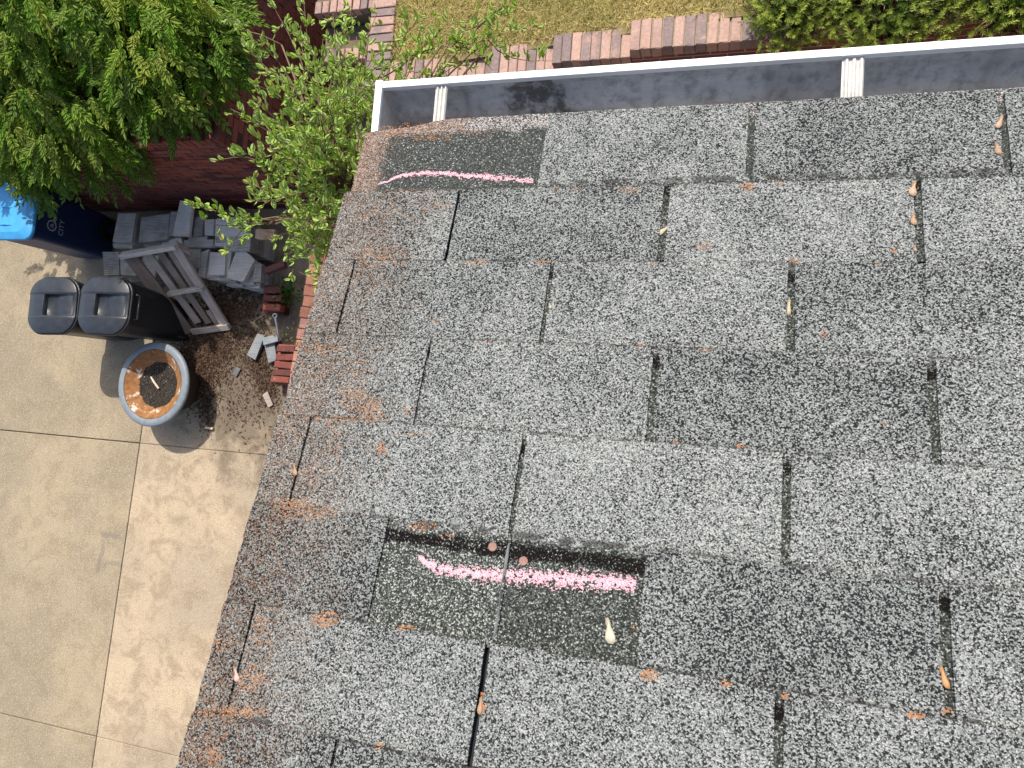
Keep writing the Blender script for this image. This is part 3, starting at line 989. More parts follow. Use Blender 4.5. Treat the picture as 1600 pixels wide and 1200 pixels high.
seed(1428, 297, 1.7, .026, 'tan winged seed at the gutter end of the second-course slot', PEACH)
seed(1428, 343, 1.5, .020, 'small tan winged seed in the middle of the second-course slot', TAN)
seed(1430, 388, 1.4, .010, 'tiny tan seed fragment low in the second-course slot', TAN)
seed(1037, 358, 2.4, .026, 'cream winged seed lying across a slot in the second course, near mid roof', PALE)
seed(1234, 478, 1.6, .025, 'cream winged seed upright in the slot of the third course', PALE)
seed(953, 985, 1.25, .030, 'large pale winged seed lying on the bare patch below the pink stroke', (.60, .54, .40))
seed(1476, 1058, 1.3, .022, 'orange winged seed in the slot at the lower right', (.56, .30, .14))
seed(752, 1102, 1.5, .020, 'small tan winged seed in the slot at the bottom centre', TAN)
seed(370, 1054, 1.0, .018, 'small pinkish seed wing stuck in the lowest left slot', (.66, .42, .34))
seed(462, 734, 1.1, .018, 'small brown seed stuck in the slot close to the rake, mid height', TAN)
seed(860, 478, 1.2, .010, 'tiny cream seed fragment in the slot of the third course, left of centre', PALE)

# debris heap in the gutter end
pts = []; V = []; F = []; C = []
for _ in range(520):
    x = rnd.uniform(-.03, .06); y = rnd.uniform(-.008, .03); z = 4.864 + (.045 if y < .012 else .02) * rnd.random() ** .6
    a = rnd.uniform(0, 6.28); l = rnd.uniform(.004, .012); w = rnd.uniform(.0012, .003)
    d = Vector((math.cos(a), math.sin(a), rnd.uniform(-.3, .5))) * l; e = Vector((-math.sin(a), math.cos(a), rnd.uniform(-.3, .3))) * w
    p = Vector((x, y, z)); n0 = len(V)
    V += [tuple(p - d), tuple(p + e), tuple(p + d), tuple(p - e)]
    F.append((n0, n0 + 1, n0 + 2, n0 + 3)); q = rnd.random(); C.append((.12 + .16 * q, .045 + .05 * q, .022 + .02 * q))
tag(soup('gutter_debris', V, F, np.array(C), M['litter'], None, (0, 0, 4.87)), 'red brown leaf debris heaped in the gutter end', 'debris', kind='stuff')

# ------------------------------------------------------------------ bins
def rrect(cx, cy, w, d, r, z, n=7, bulge=0.0):
    out = []
    for qx, qy, a0 in ((1, 1, 0), (-1, 1, 90), (-1, -1, 180), (1, -1, 270)):
        for i in range(n):
            a = math.radians(a0 + 90 * i / (n - 1))
            x = qx * (w / 2 - r) + r * math.cos(a); y = qy * (d / 2 - r) + r * math.sin(a)
            if bulge:
                x *= 1 + bulge * (1 - (2 * y / d) ** 2); y *= 1 + bulge * (1 - (2 * x / w) ** 2) * .6
            out.append((cx + x, cy + y, z))
    return out
def black_bin(cx, cy, label, rz):
    root = thing('trash_bin', label, 'bin', (0, 0, 0), 'black trash bins on the driveway')
    h = .90
    mb = MB()
    mb.loft([rrect(0, 0, .42, .40, .10, .0), rrect(0, 0, .44, .42, .10, .02), rrect(0, 0, .53, .50, .11, h - .16), rrect(0, 0, .535, .505, .11, h - .15), rrect(0, 0, .535, .505, .11, h - .085)])
    mb.build('body', M['blackplastic'], root, smooth=False, bevel=.004)
    mb = MB(); mb.loft([rrect(0, 0, .565, .535, .16, h - .085, bulge=.07), rrect(0, 0, .575, .545, .16, h - .075, bulge=.07), rrect(0, 0, .575, .545, .16, h - .058, bulge=.07), rrect(0, 0, .565, .535, .16, h - .052, bulge=.07)])
    mb.build('rim', M['blackplastic'], root, bevel=.004)
    # lid: domed, with a hand pocket sunk into its right half
    lid = MB()
    sm = lambda x, a, b: (lambda q: q * q * (3 - 2 * q))(min(1, max(0, (x - a) / (b - a))))
    def lidz(x, y):
        rx, ry = x / .285, y / .27
        z = h - .004 - .034 * (abs(rx) ** 3 + abs(ry) ** 3)
        z += .007 * sm(y, .108, .116) + .004 * sm(-y, .108, .116)
        if -.085 < x:                                   # hand pocket: deep under its left lip, running out flush at the right
            k = sm(x, -.075, -.062) * sm(.104 - abs(y), 0, .010)
            z -= .066 * (1 - .80 * min(1, max(0, (x + .06) / .27))) * k
        return z
    outer = rrect(0, 0, .55, .52, .15, 0, n=30, bulge=.075)
    rings = []
    for q in [1.0, .985] + [.97 - .0185 * i for i in range(53)]:
        if q <= .005: break
        rings.append([(x * q, y * q, (lidz(x * q, y * q) if q < .99 else h - .05)) for x, y, _ in outer])
    lid.loft(rings, True, True)
    lo = lid.build('lid', M['lidplastic'], root, smooth=True)
    mb = MB(); mb.tube([(.30, -.12, h - .10), (.315, -.11, h - .13), (.315, .11, h - .13), (.30, .12, h - .10)], .010, 8); mb.build('handle', M['blackplastic'], root, smooth=True)
    for sy in (-.17, .17):
        mb = MB(); n = 20
        mb.loft([[(.20 + .07 * math.cos(a * 2 * math.pi / n), sy + dy, .07 + .07 * math.sin(a * 2 * math.pi / n)) for a in range(n)] for dy in (-.02, .02)])
        mb.build('wheel', M['tyre'], root, bevel=.006)
    root.location = (cx, cy, 0); root.rotation_euler = (0, 0, rz)
    return root
black_bin(-5.59, .43, 'left black trash bin with square charcoal lid, farthest from the pallet', .03)
black_bin(-4.975, .445, 'right black trash bin between the other bin and the leaning pallet', .0)

# blue bin under the tree
B = thing('recycling_bin', 'tall navy recycling bin with bright blue lid beneath the tree', 'bin', (-6.2, 1.36, 0))
bx, by = -6.06, 1.335
mb = MB()
mb.loft([rrect(bx, by, .42, .44, .06, .02), rrect(bx, by, .44, .46, .06, .10), rrect(bx, by, .535, .55, .07, .93), rrect(bx, by, .56, .575, .07, .935), rrect(bx, by, .56, .575, .07, .985)])
mb.build('body', M['navy'], B, bevel=.004)
mb = MB()
mb.loft([rrect(bx, by, .59, .605, .09, .987), rrect(bx, by, .60, .615, .09, 1.0), rrect(bx, by, .59, .605, .09, 1.022), rrect(bx, by, .46, .48, .09, 1.055), rrect(bx, by, .30, .32, .07, 1.062)])
lid = mb.build('lid', M['skyblue'], B, bevel=.006)
for yy in (-.17, .0, .17):
    mb = MB(); mb.loft([[(bx - .27, by + yy - .012, 1.02), (bx - .27, by + yy + .012, 1.02), (bx - .27, by + yy + .006, 1.036), (bx - .27, by + yy - .006, 1.036)],
                        [(bx, by + yy - .012, 1.052), (bx, by + yy + .012, 1.052), (bx, by + yy + .006, 1.078), (bx, by + yy - .006, 1.078)],
                        [(bx + .28, by + yy - .012, 1.015), (bx + .28, by + yy + .012, 1.015), (bx + .28, by + yy + .006, 1.032), (bx + .28, by + yy - .006, 1.032)]])
    mb.build('rib', M['skyblue'], lid)
for sx in (.235, -.235):
    n = 24; mb = MB()
    wx, wy, wz, wr = bx + sx * 1.02, by + .06, .125, .125
    mb.loft([[(wx + dx, wy + r_ * math.cos(a * 2 * math.pi / n), wz + r_ * math.sin(a * 2 * math.pi / n)) for a in range(n)] for dx, r_ in ((-.03, wr * .9), (-.022, wr), (.022, wr), (.03, wr * .9), (.03, wr * .62), (.018, wr * .58))])
    w = mb.build('wheel', M['tyre'], B)
    mb = MB(); mb.loft([[(wx + dx, wy + r_ * math.cos(a * 2 * math.pi / n), wz + r_ * math.sin(a * 2 * math.pi / n)) for a in range(n)] for dx, r_ in ((-.02, .03), (.026, .03), (.028, .02))])
    mb.build('hub', M['navy'], w)
# crest and lettering on the side, following the sloping panel
def panel(y, z):                                        # point on the bin's right-hand side
    f = (z - .10) / .83
    return Vector((bx + (.22 + .0475 * f) + .0025, y, z))
mb = MB(); cy_, cz_ = 1.235, .80
for ring_r, n_ in ((.052, 20),):
    for i in range(n_):
        q = []
        for j in (i, i + 1):
            a = j * 2 * math.pi / n_
            ro = ring_r * (1.12 if j % 2 else .98)
            q.append((cy_ + ro * math.cos(a), cz_ + ro * math.sin(a))); 
        a0, a1 = i * 2 * math.pi / n_, (i + 1) * 2 * math.pi / n_
        mb.poly([panel(*q[0]), panel(*q[1]), panel(cy_ + .042 * math.cos(a1), cz_ + .042 * math.sin(a1)), panel(cy_ + .042 * math.cos(a0), cz_ + .042 * math.sin(a0))])
for yy, w_, zz, h_ in ((-.012, .004, 0, .02), (.0, .004, .006, .03), (.012, .004, -.002, .022), (.0, .03, -.018, .004)):
    mb.poly([panel(cy_ + yy - w_, cz_ + zz - h_ / 2), panel(cy_ + yy + w_, cz_ + zz - h_ / 2), panel(cy_ + yy + w_, cz_ + zz + h_ / 2), panel(cy_ + yy - w_, cz_ + zz + h_ / 2)])
mb.build('crest', M['printwhite'], B)
cu = bpy.data.curves.new('lettering', 'FONT'); cu.body = 'CITY'; cu.size = .075; cu.extrude = .0006
to = bpy.data.objects.new('lettering_tmp', cu); COL.objects.link(to)
dg = bpy.context.evaluated_depsgraph_get()
me = bpy.data.meshes.new_from_object(to.evaluated_get(dg))
bpy.data.objects.remove(to)
for v in me.vertices:
    v.co = panel(1.165 + v.co.x, .665 + v.co.y) + Vector((v.co.z, 0, 0))
me.materials.clear(); me.materials.append(M['printwhite'])
for v in me.vertices: v.co = v.co - BASE['recycling_bin']
o = bpy.data.objects.new('lettering', me); COL.objects.link(o); o.parent = B
BASE[o.name] = BASE['recycling_bin']
# every other part was built in world coordinates
for ch in B.children:
    pass

# ------------------------------------------------------------------ planter
P0 = Vector((-4.735, -.24, 0))
PL = thing('planter_pot', 'round grey planter pot with rust-orange lining on the driveway', 'planter', P0)
mb = MB()
mb.lathe(P0, [(.0, .004), (.20, .004), (.23, .03), (.31, .28), (.345, .36)], 64)
mb.build('pot', M['potshaded'], PL, smooth=True)
mb = MB()
mb.lathe(P0, [(.343, .352), (.36, .362), (.408, .378), (.418, .392), (.416, .408), (.404, .42), (.362, .424), (.345, .418)], 64)
mb.build('rim', M['potgrey'], PL, smooth=True)
mb = MB(); mb.lathe(P0, [(.341, .4165), (.325, .404), (.285, .372), (.252, .352), (.222, .338)], 64); mb.build('lining', M['rust'], PL, smooth=True)
mb = MB()
N = 40; rr = [0, .05, .10, .15, .19, .222, .24]
rings = [[P0 + Vector((r_ * math.cos(a * 2 * math.pi / N), r_ * math.sin(a * 2 * math.pi / N), .3405 + .003 * math.sin(a * 1.7 + r_ * 30) * (r_ > 0) + rnd.uniform(-.003, .003))) for a in range(N)] for r_ in rr[1:]]
mb.loft(rings, True, False); soil = mb.build('soil', M['darksoil'], PL)
V = []; F = []; C = []
for _ in range(900):
    a = rnd.uniform(0, 6.28); r_ = .218 * math.sqrt(rnd.random())
    p = P0 + Vector((r_ * math.cos(a), r_ * math.sin(a), .344 + rnd.uniform(-.004, .012)))
    q = rnd.uniform(.003, .008); n0 = len(V)
    for _k in range(4): V.append(tuple(p + Vector((rnd.uniform(-q, q), rnd.uniform(-q, q), rnd.uniform(-q, q)))))
    k_ = rnd.random() ** 1.7
    F += [(n0, n0 + 1, n0 + 2), (n0, n0 + 2, n0 + 3), (n0, n0 + 3, n0 + 1), (n0 + 1, n0 + 2, n0 + 3)]; C += [(.03 + .38 * k_, .026 + .33 * k_, .02 + .25 * k_)] * 4
tag(soup('soil_crumbs', V, F, np.array(C), M['litter'], PL, tuple(P0)), kind='stuff')
a = at(236, 589, .37); b = at(248, 607, .36)
mb = MB(); mb.tube([a, a.lerp(b, .5) + Vector((0, 0, .006)), b], [.008, .011, .010], 7)
tag(mb.build('stick', M['palewood'], None, origin=a), 'short pale stick lying on the soil of the planter', 'stick')

# ------------------------------------------------------------------ wood stack, pallet, offcuts
def board(quad, z, th, label, mat='greywood', tilt=0.0, group='weathered boards stacked by the wall', name='wood_board', cat='board'):
    """board whose top face has the given photo corners at height z"""
    p = [at(u, v, z) for u, v in quad]
    if tilt:
        for q in (p[0], p[1]): q.z += tilt
        d = ray(*quad[0]); p[0] = at(*quad[0], z + tilt); p[1] = at(*quad[1], z + tilt)
    c = sum(p, Vector()) / len(p)
    mb = MB()
    j = lambda: Vector((rnd.uniform(-.004, .004), rnd.uniform(-.004, .004), rnd.uniform(-.003, .003)))
    tp = [q + j() for q in p]; lo = [q + Vector((0, 0, -th)) + j() for q in p]
    mb.loft([lo, tp][::1])
    o = mb.build(name, M[mat], None, origin=c, bevel=.003)
    return tag(o, label, cat, group)
board(((184, 333), (213, 333), (206, 379), (176, 378)), .46, .04, 'smooth grey board at the left end of the upper row of the wood stack')
board(((221, 340), (265, 333), (261, 375), (216, 379)), .46, .05, 'widest grey board of the upper row, just above the pallet top')
board(((267, 331), (278, 331), (270, 367), (262, 370)), .45, .04, 'narrow grey board squeezed between wider boards of the upper row')
board(((281, 313), (301, 317), (295, 369), (269, 368)), .47, .035, 'tall grey board leaning against the brick wall above the pallet', tilt=.10)
board(((304, 338), (318, 339), (316, 368), (303, 368)), .44, .04, 'narrow grey board right of the leaning tall board')
board(((320, 342), (335, 343), (333, 367), (319, 367)), .45, .04, 'small grey board half hidden under shrub leaves in the upper row')
board(((337, 342), (386, 337), (388, 367), (336, 369)), .46, .05, 'broad grey board under the overhanging shrub twig')
board(((399, 358), (428, 358), (428, 373), (399, 373)), .47, .06, 'pale freshly cut wood block with an orange knot', 'palewood', name='wood_block', cat='wood block')
board(((160, 393), (186, 393), (187, 430), (163, 430)), .34, .05, 'front-left grey board beside the right black bin, outer one')
board(((187, 394), (214, 396), (216, 431), (188, 430)), .345, .05, 'front-left grey board touching the top of the pallet rail')
board(((289, 389), (313, 388), (313, 419), (301, 418)), .36, .04, 'dark small board seen just right of the pallet top corner')
board(((315, 393), (326, 389), (319, 434), (309, 432)), .35, .05, 'slim lit board standing between two wider boards in the front row')
board(((328, 394), (353, 394), (350, 429), (325, 430)), .37, .04, 'squarish grooved grey board in the middle of the front row')
board(((373, 382), (398, 406), (380, 440), (353, 435)), .37, .05, 'skewed pointed grey board right of the grooved square board')
board(((399, 408), (409, 412), (407, 440), (393, 440)), .33, .05, 'narrow grey board at the right end of the front row')
board(((387, 441), (407, 441), (406, 450), (387, 450)), .22, .05, 'small pale board end poking out at the lower right of the stack')
board(((351, 380), (364, 382), (357, 430), (352, 428)), .34, .04, 'dark thin board wedged beside the skewed board')
board(((287, 375), (333, 374), (334, 386), (287, 386)), .40, .05, 'long dark board lying crosswise between the two rows')
board(((176, 380), (207, 381), (206, 388), (177, 387)), .40, .04, 'pale board edge below the smooth left board')
board(((335, 370), (382, 369), (382, 378), (337, 379)), .41, .04, 'crosswise grey board below the broad board')
board(((326, 431), (352, 431), (351, 437), (326, 437)), .28, .04, 'pale lower board end below the grooved square board')
board(((353, 436), (380, 442), (378, 448), (354, 442)), .26, .04, 'pale lower board end below the skewed board')
board(((262, 374), (282, 372), (288, 392), (270, 395)), .42, .05, 'short grey board under the pallet top right corner')
# hidden lower layers carry the visible boards
sup = [(-5.28, 1.30, .40), (-5.02, 1.30, .40), (-4.72, 1.30, .395), (-4.42, 1.30, .39), (-4.12, 1.28, .40), (-3.92, 1.22, .40)]
for i, (x, y, h) in enumerate(sup):
    n = 4
    for q in range(n):
        o = MB().box((x + rnd.uniform(-.015, .015), y + rnd.uniform(-.02, .02), (q + .5) * h / n), (.24 + rnd.uniform(-.03, .03), .27 + rnd.uniform(-.03, .02), h / n - .003), rot=rotz(rnd.uniform(-.06, .06)), jit=.003).build('wood_board', M['greywood'])
        tag(o, 'weathered board in the lower layers at the back of the wood stack', 'board', 'lower boards at the back of the stack')
for i, (x, y, h) in enumerate([(-5.30, .96, .285), (-5.08, .95, .285), (-4.55, 1.0, .30), (-4.30, .98, .315), (-4.08, .93, .31), (-3.92, .90, .26), (-3.83, .88, .16)]):
    n = 3
    for q in range(n):
        o = MB().box((x + rnd.uniform(-.01, .01), y + rnd.uniform(-.015, .015), (q + .5) * h / n), (.19 + rnd.uniform(-.03, .02), .23 + rnd.uniform(-.03, .02), h / n - .003), rot=rotz(rnd.uniform(-.06, .06)), jit=.003).build('wood_board', M['greywood'])
        tag(o, 'weathered board in the lower layers at the front of the wood stack', 'board', 'lower boards at the front of the stack')

# pallet leaning on the stack
PA = thing('wooden_pallet', 'broken grey wooden pallet leaning against the wood stack beside the black bin', 'pallet', (-4.5, .45, 0))
BL, BR = at(290, 520, .02), at(358, 511, .02)
zt = .72
TL, TR = at(192, 394, zt), at(276, 380, zt)
def lerp2(a, b):                                        # a across (0..1), b along from bottom (0) to top (1)
    lo = BL.lerp(BR, a); hi = TL.lerp(TR, a)
    return lo.lerp(hi, b)
upn = (TL - BL).cross(TR - TL).normalized()
if upn.z < 0: upn = -upn
def plank(p, q, w, th, off, name='slat', mat='palletwood', j=.004):
    d = (q - p); L = d.length; d.normalize()
    side = d.cross(upn).normalized()
    R = Matrix((d, side, upn)).transposed()
    mb = MB(); mb.box((0, 0, 0), (L, w, th), jit=j)
    c = (p + q) / 2 + upn * off
    o = mb.build(name, M[mat], PA)
    o.location = c - BASE[PA.name]
    o.rotation_euler = R.to_euler()
    b = o.modifiers.new('soft_edges', 'BEVEL'); b.width = .003; b.segments = 1
    return o
plank(lerp2(.07, -.01), lerp2(.07, 1.0), .125, .03, .0, 'rail')
plank(lerp2(.94, .0), lerp2(.94, 1.0), .085, .03, .0, 'rail')
plank(lerp2(.36, .08), lerp2(.36, .98), .075, .02, -.03)
plank(lerp2(.58, .06), lerp2(.58, .98), .07, .02, -.03)
plank(lerp2(.76, .46), lerp2(.76, .98), .06, .02, -.03)
plank(lerp2(.76, .02), lerp2(.76, .22), .05, .02, -.02)
plank(lerp2(-.02, .98), lerp2(1.02, .985), .075, .045, .035, 'crossbeam', 'greywood')
plank(lerp2(.30, .50), lerp2(1.02, .505), .060, .035, .030, 'crossbeam', 'greywood')
plank(lerp2(.18, .015), lerp2(1.06, .02), .035, .06, .02, 'crossbeam', 'palletwood')
plank(lerp2(.93, .99), lerp2(1.10, .86), .05, .03, -.03, 'broken_end', 'palletwood')

# grey offcuts and the eye-ended rod
board(((402, 521), (414, 524), (398, 562), (385, 554)), .07, .035, 'grey offcut block lying diagonally among the dead leaves', 'offcutwood_shaded', group=None, name='wood_offcut', cat='offcut')
board(((409, 527), (433, 522), (434, 533), (411, 539)), .10, .035, 'upper grey offcut block lying across the two others', 'offcutwood_shaded', group=None, name='wood_offcut', cat='offcut')
board(((413, 540), (428, 536), (432, 562), (419, 567)), .06, .035, 'lower right grey offcut block by the shaded bricks', 'offcutwood_shaded', group=None, name='wood_offcut', cat='offcut')
a, b = at(430, 496, .26), at(436, 529, .16)
ROD = thing('eye_bolt', 'pale metal rod with a round eye leaning by the brick edging', 'bolt', b)
mb = MB(); mb.tube([a, a.lerp(b, .5), b], .009, 8); mb.build('shank', M['steel'], ROD, smooth=True)
mb = MB(); rr_ = []
d = (a - b).normalized(); e1 = d; e2 = d.cross(Vector((.5, -.2, .8))).normalized(); nn_ = e1.cross(e2)
cc_ = a + d * .018
mb.tube([cc_ + (e1 * math.cos(i * 2 * math.pi / 16) + e2 * math.sin(i * 2 * math.pi / 16)) * .018 for i in range(17)], .007, 7)
mb.build('eye', M['steel'], ROD, smooth=True)
a, b = at(321, 668, .02), at(333, 670, .02)
mb = MB(); mb.tube([a, b], .013, 10)
tag(mb.build('wood_peg', M['palewood'], None, origin=a), 'short pale peg lying at the edge of the planter shadow', 'peg')
a = at(370, 581, .015)
tag(MB().box(a, (.05, .09, .02), rot=rotz(-.5), jit=.006).build('stone_chip', M['offcutwood_shaded'], None, origin=a), 'small pale stone chip on the dirty concrete', 'stone')
a = at(420, 624, .015)
tag(MB().box(a, (.05, .15, .02), rot=rotz(.6), jit=.008).build('wood_chip', M['palletwood'], None, origin=a), 'pale splintered wood chip close to the roof edge', 'wood chip')

# dead leaves around the pallet foot
V = []; F = []; C = []
def litter(u, v, su_, sv_, n):
    for _ in range(n):
        p = at(rnd.gauss(u, su_), rnd.gauss(v, sv_), 0.0)
        if p.y > 1.7: continue
        p.z = .004 + .02 * rnd.random() ** 2
        a = rnd.uniform(0, 6.28); l = rnd.uniform(.006, .022); w = l * rnd.uniform(.15, .45)
        d = Vector((math.cos(a), math.sin(a), rnd.uniform(-.25, .35))) * l; e = Vector((-math.sin(a), math.cos(a), rnd.uniform(-.4, .4))) * w
        n0 = len(V)
        V.extend([tuple(p - d), tuple(p + e), tuple(p + d), tuple(p - e)])
        for i in (1, 2, 3, 4):
            q = V[-i]
            if q[2] < .003: V[-i] = (q[0], q[1], .003)
        F.append((n0, n0 + 1, n0 + 2, n0 + 3)); q = rnd.random() ** 1.6
        C.append((.028 + .13 * q, .018 + .075 * q, .013 + .045 * q))
litter(340, 525, 28, 30, 4200); litter(320, 580, 16, 30, 2200); litter(408, 560, 13, 26, 1500); litter(420, 608, 9, 13, 500); litter(365, 470, 35, 20, 2000); litter(323, 640, 7, 20, 420); litter(385, 630, 26, 32, 420); litter(300, 560, 14, 20, 1000)
tag(soup('leaf_litter', V, F, np.array(C), M['litter'], None, (-4.2, .3, 0)), 'dark dead leaves strewn around the foot of the pallet', 'leaf litter', kind='stuff')
# mulch floor under the litter
# ------------------------------------------------------------------ vegetation
def leaf_faces(V, F, C, p, d, side, L, Wd, col, fold=.25, droop=.15):
    """pointed oval leaf: two rows of quads folded along the midrib"""
    up = side.cross(d).normalized()
    n0 = len(V)
    m = [p, p + d * L * .38 + up * L * .02, p + d * L * .74 - up * L * droop * .4, p + d * L - up * L * droop]
    V.append(m[0]); V.append(m[1]); V.append(m[2]); V.append(m[3])
    for sg in (1, -1):
        V.append(m[1] + side * (sg * Wd * .5) + up * (Wd * fold * .5)); V.append(m[2] + side * (sg * Wd * .40) + up * (Wd * fold * .4))
    for a, b in ((4, 5), (6, 7)):
        F.append((n0, n0 + a, n0 + b, n0 + 1)); C.append(col)
        F.append((n0 + 1, n0 + b, n0 + 3, n0 + 2)); C.append(col)
def rvec():
    while True:
        v = Vector((rnd.uniform(-1, 1), rnd.uniform(-1, 1), rnd.uniform(-1, 1)))
        if .05 < v.length < 1: return v.normalized()
def finish(name, V, F, C, mat, parent, org):
    return soup(name, np.array([tuple(v) for v in V]), F, np.array(C), mat, parent, tuple(org))

# --- big tree with feathery drooping leaves, upper left
TR_ = thing('feathery_tree', 'dense dark green tree with drooping feathery leaves above the brick wall', 'tree', (-5.0, 2.9, 1.43))
lobes = [((-4.80, 2.00, 1.62), (.90, .52, .50), 520), ((-5.45, 1.88, 1.42), (.50, .48, .40), 200), ((-3.58, 2.32, 1.95), (.58, .58, .42), 330), ((-4.75, 2.85, 1.75), (1.25, 1.0, .95), 950),
         ((-5.65, 2.35, 1.45), (.85, .62, .55), 240), ((-6.1, 3.3, 2.0), (1.3, 1.1, 1.0), 420), ((-4.0, 3.0, 1.9), (.85, .95, .75), 380), ((-5.2, 3.5, 2.4), (1.3, 1.0, .9), 380)]
V = []; F = []; C = []
mbt = MB()
root = Vector((-5.0, 2.9, 1.38)); fork = Vector((-5.0, 2.95, 1.85))
mbt.tube([root, root.lerp(fork, .5) + Vector((.03, -.02, 0)), fork], [.09, .07, .06], 9)
br = MB()
for c, r, n in lobes:
    c = Vector(c)
    for _ in range(9):
        e = c + Vector((rnd.gauss(0, .28) * r[0], rnd.gauss(0, .28) * r[1], rnd.uniform(-.35, .1) * r[2]))
        e.z = max(e.z, 1.55)
        br.tube([fork, fork.lerp(e, .45) + rvec() * .1, e], [.022, .012, .005], 5)
    for _ in range(n):
        d = rvec()
        if d.z < -.55: continue
        q = rnd.uniform(.62, 1.04)
        bump_ = 1 + .12 * math.sin(d.x * 7 + c.x) * math.sin(d.y * 6 + 1) + .08 * math.sin(d.z * 11)
        p = c + Vector((d.x * r[0], d.y * r[1], d.z * r[2])) * (q * bump_)
        inside = False
        for c2, r2, _n in lobes:
            w = p - Vector(c2)
            if (w.x / r2[0]) ** 2 + (w.y / r2[1]) ** 2 + (w.z / r2[2]) ** 2 < .30: inside = True
        if inside or p.z < 1.16 or (p.y > 1.6 and p.z < 1.46): continue
        # a shoot tip carrying a fan of feathery leaves that droop outwards
        outd = (Vector((d.x, d.y, 0)) * .8 + Vector((.05, -.45, -.35)) + rvec() * .45).normalized()
        tone_ = rnd.random(); lobe_top = max(0, min(1, .2 + .55 * d.z + rnd.uniform(-.35, .35)))  # tint gets paler and yellower towards the top of each lobe
        for _f in range(rnd.choice((2, 3, 3, 4))):
            out = (outd + rvec() * .75 + Vector((0, 0, -.15))).normalized()
            L = rnd.uniform(.12, .20)
            hue = rnd.random()
            base = (.15 + .30 * lobe_top * hue + .05 * tone_, .28 + .20 * lobe_top * (.4 + .6 * hue) + .05 * tone_, .03 + .05 * hue)
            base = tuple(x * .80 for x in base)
            side = out.cross(Vector((0, 0, 1)) + rvec() * .35)
            side = (side.normalized() if side.length > .1 else Vector((1, 0, 0)))
            nrm = side.cross(out)
            if nrm.z < 0: nrm = -nrm; side = -side
            p1 = p + rvec() * .05
            npair = rnd.choice((4, 5, 5, 6))
            for i in range(npair + 1):
                f = .15 + .85 * i / npair
                pp = p1 + out * (L * f) - Vector((0, 0, .05 * f * f))
                ll = .068 * (.75 + .35 * f) * rnd.uniform(.85, 1.12)
                if i == npair:
                    leaf_faces(V, F, C, pp, out, side, ll, ll * .40, base)
                else:
                    for sg in (1, -1):
                        ld = (out * .85 + side * sg * .62 - nrm * .12 + rvec() * .12).normalized()
                        ls = nrm.cross(ld).normalized()
                        g = rnd.uniform(.85, 1.15)
                        leaf_faces(V, F, C, pp, ld, ls, ll, ll * .40, tuple(x * g for x in base))
mbt.build('trunk', M['bark'], TR_, smooth=True)
br.build('branches', M['bark'], TR_, smooth=True)
finish('crown', V, F, C, M['leaf_pinnate'], TR_, (-5.0, 2.9, 1.43))

# --- shrub with small glossy leaves between the roof corner and the tree
SH = thing('glossy_shrub', 'tall light green shrub with small glossy leaves beside the gutter corner', 'shrub', (-1.72, 1.15, 0))
V = []; F = []; C = []
stem = MB(); tw = MB()
sb = Vector((-1.72, 1.15, .0)); f1 = Vector((-1.66, 1.05, 1.5)); f2 = Vector((-1.62, .95, 2.3))
stem.tube([sb, Vector((-1.74, 1.1, .8)), f1, f2], [.05, .042, .034, .024], 8)
def glossy_twig(a, b, n, spread, r0=.007, leafscale=1.0, bend=.06, bare=.25):
    mid = a.lerp(b, .5) + rvec() * bend
    pts_ = [a, a.lerp(mid, .5) + rvec() * bend * .3, mid, mid.lerp(b, .5) + rvec() * bend * .3, b]
    tw.tube(pts_, [r0, r0 * .8, r0 * .6, r0 * .45, r0 * .25], 5)
    for i in range(n):
        f = bare + (1 - bare) * (i + rnd.random()) / n
        k_ = min(3, int(f * 4)); p = pts_[k_].lerp(pts_[k_ + 1], f * 4 - k_)
        td = (pts_[k_ + 1] - pts_[k_]).normalized()
        if spread > 0:
            q = p + (rvec() + td * .5 + Vector((0, 0, .25))).normalized() * rnd.uniform(.3, 1) * spread
            tw.tube([p, p.lerp(q, .5) + rvec() * .006, q], [.0022, .0016, .001], 4)
            m = rnd.choice((3, 4, 5, 6)); dd = (q - p).normalized()
        else:
            q = p; m = 2; dd = td
        for j in range(m):
            pp = p.lerp(q, (j + .6) / m) if m > 1 else q
            o = (rvec() * .75 + dd * .75 + Vector((0, .12, .30))).normalized()
            # blades turn their faces to the light
            nrm = (Vector((.1, .30, .9)) + rvec() * .6).normalized()
            sd = nrm.cross(o)
            if sd.length < .1: continue
            sd.normalize()
            L = rnd.uniform(.026, .052) * leafscale
            h_ = rnd.random(); y = rnd.random()
            col = (.36 + .14 * h_ * y, .49 + .10 * h_, .085 + .10 * y)
            if rnd.random() < .12: col = (.46, .48, .14)
            leaf_faces(V, F, C, pp, o, sd, L, L * rnd.uniform(.48, .62), col, .25, .10)
# dense body
cen = Vector((-1.50, .78, 2.72))
for i in range(180):
    d = rvec()
    e = cen + Vector((d.x * .38, d.y * .66, d.z * .72)) * rnd.uniform(.5, 1.05)
    s0 = f1.lerp(f2, rnd.random()) if e.z < 2.8 else f2.lerp(cen, rnd.random())
    glossy_twig(s0, e, rnd.choice((5, 6, 7)), .11, .0045, bare=.55)
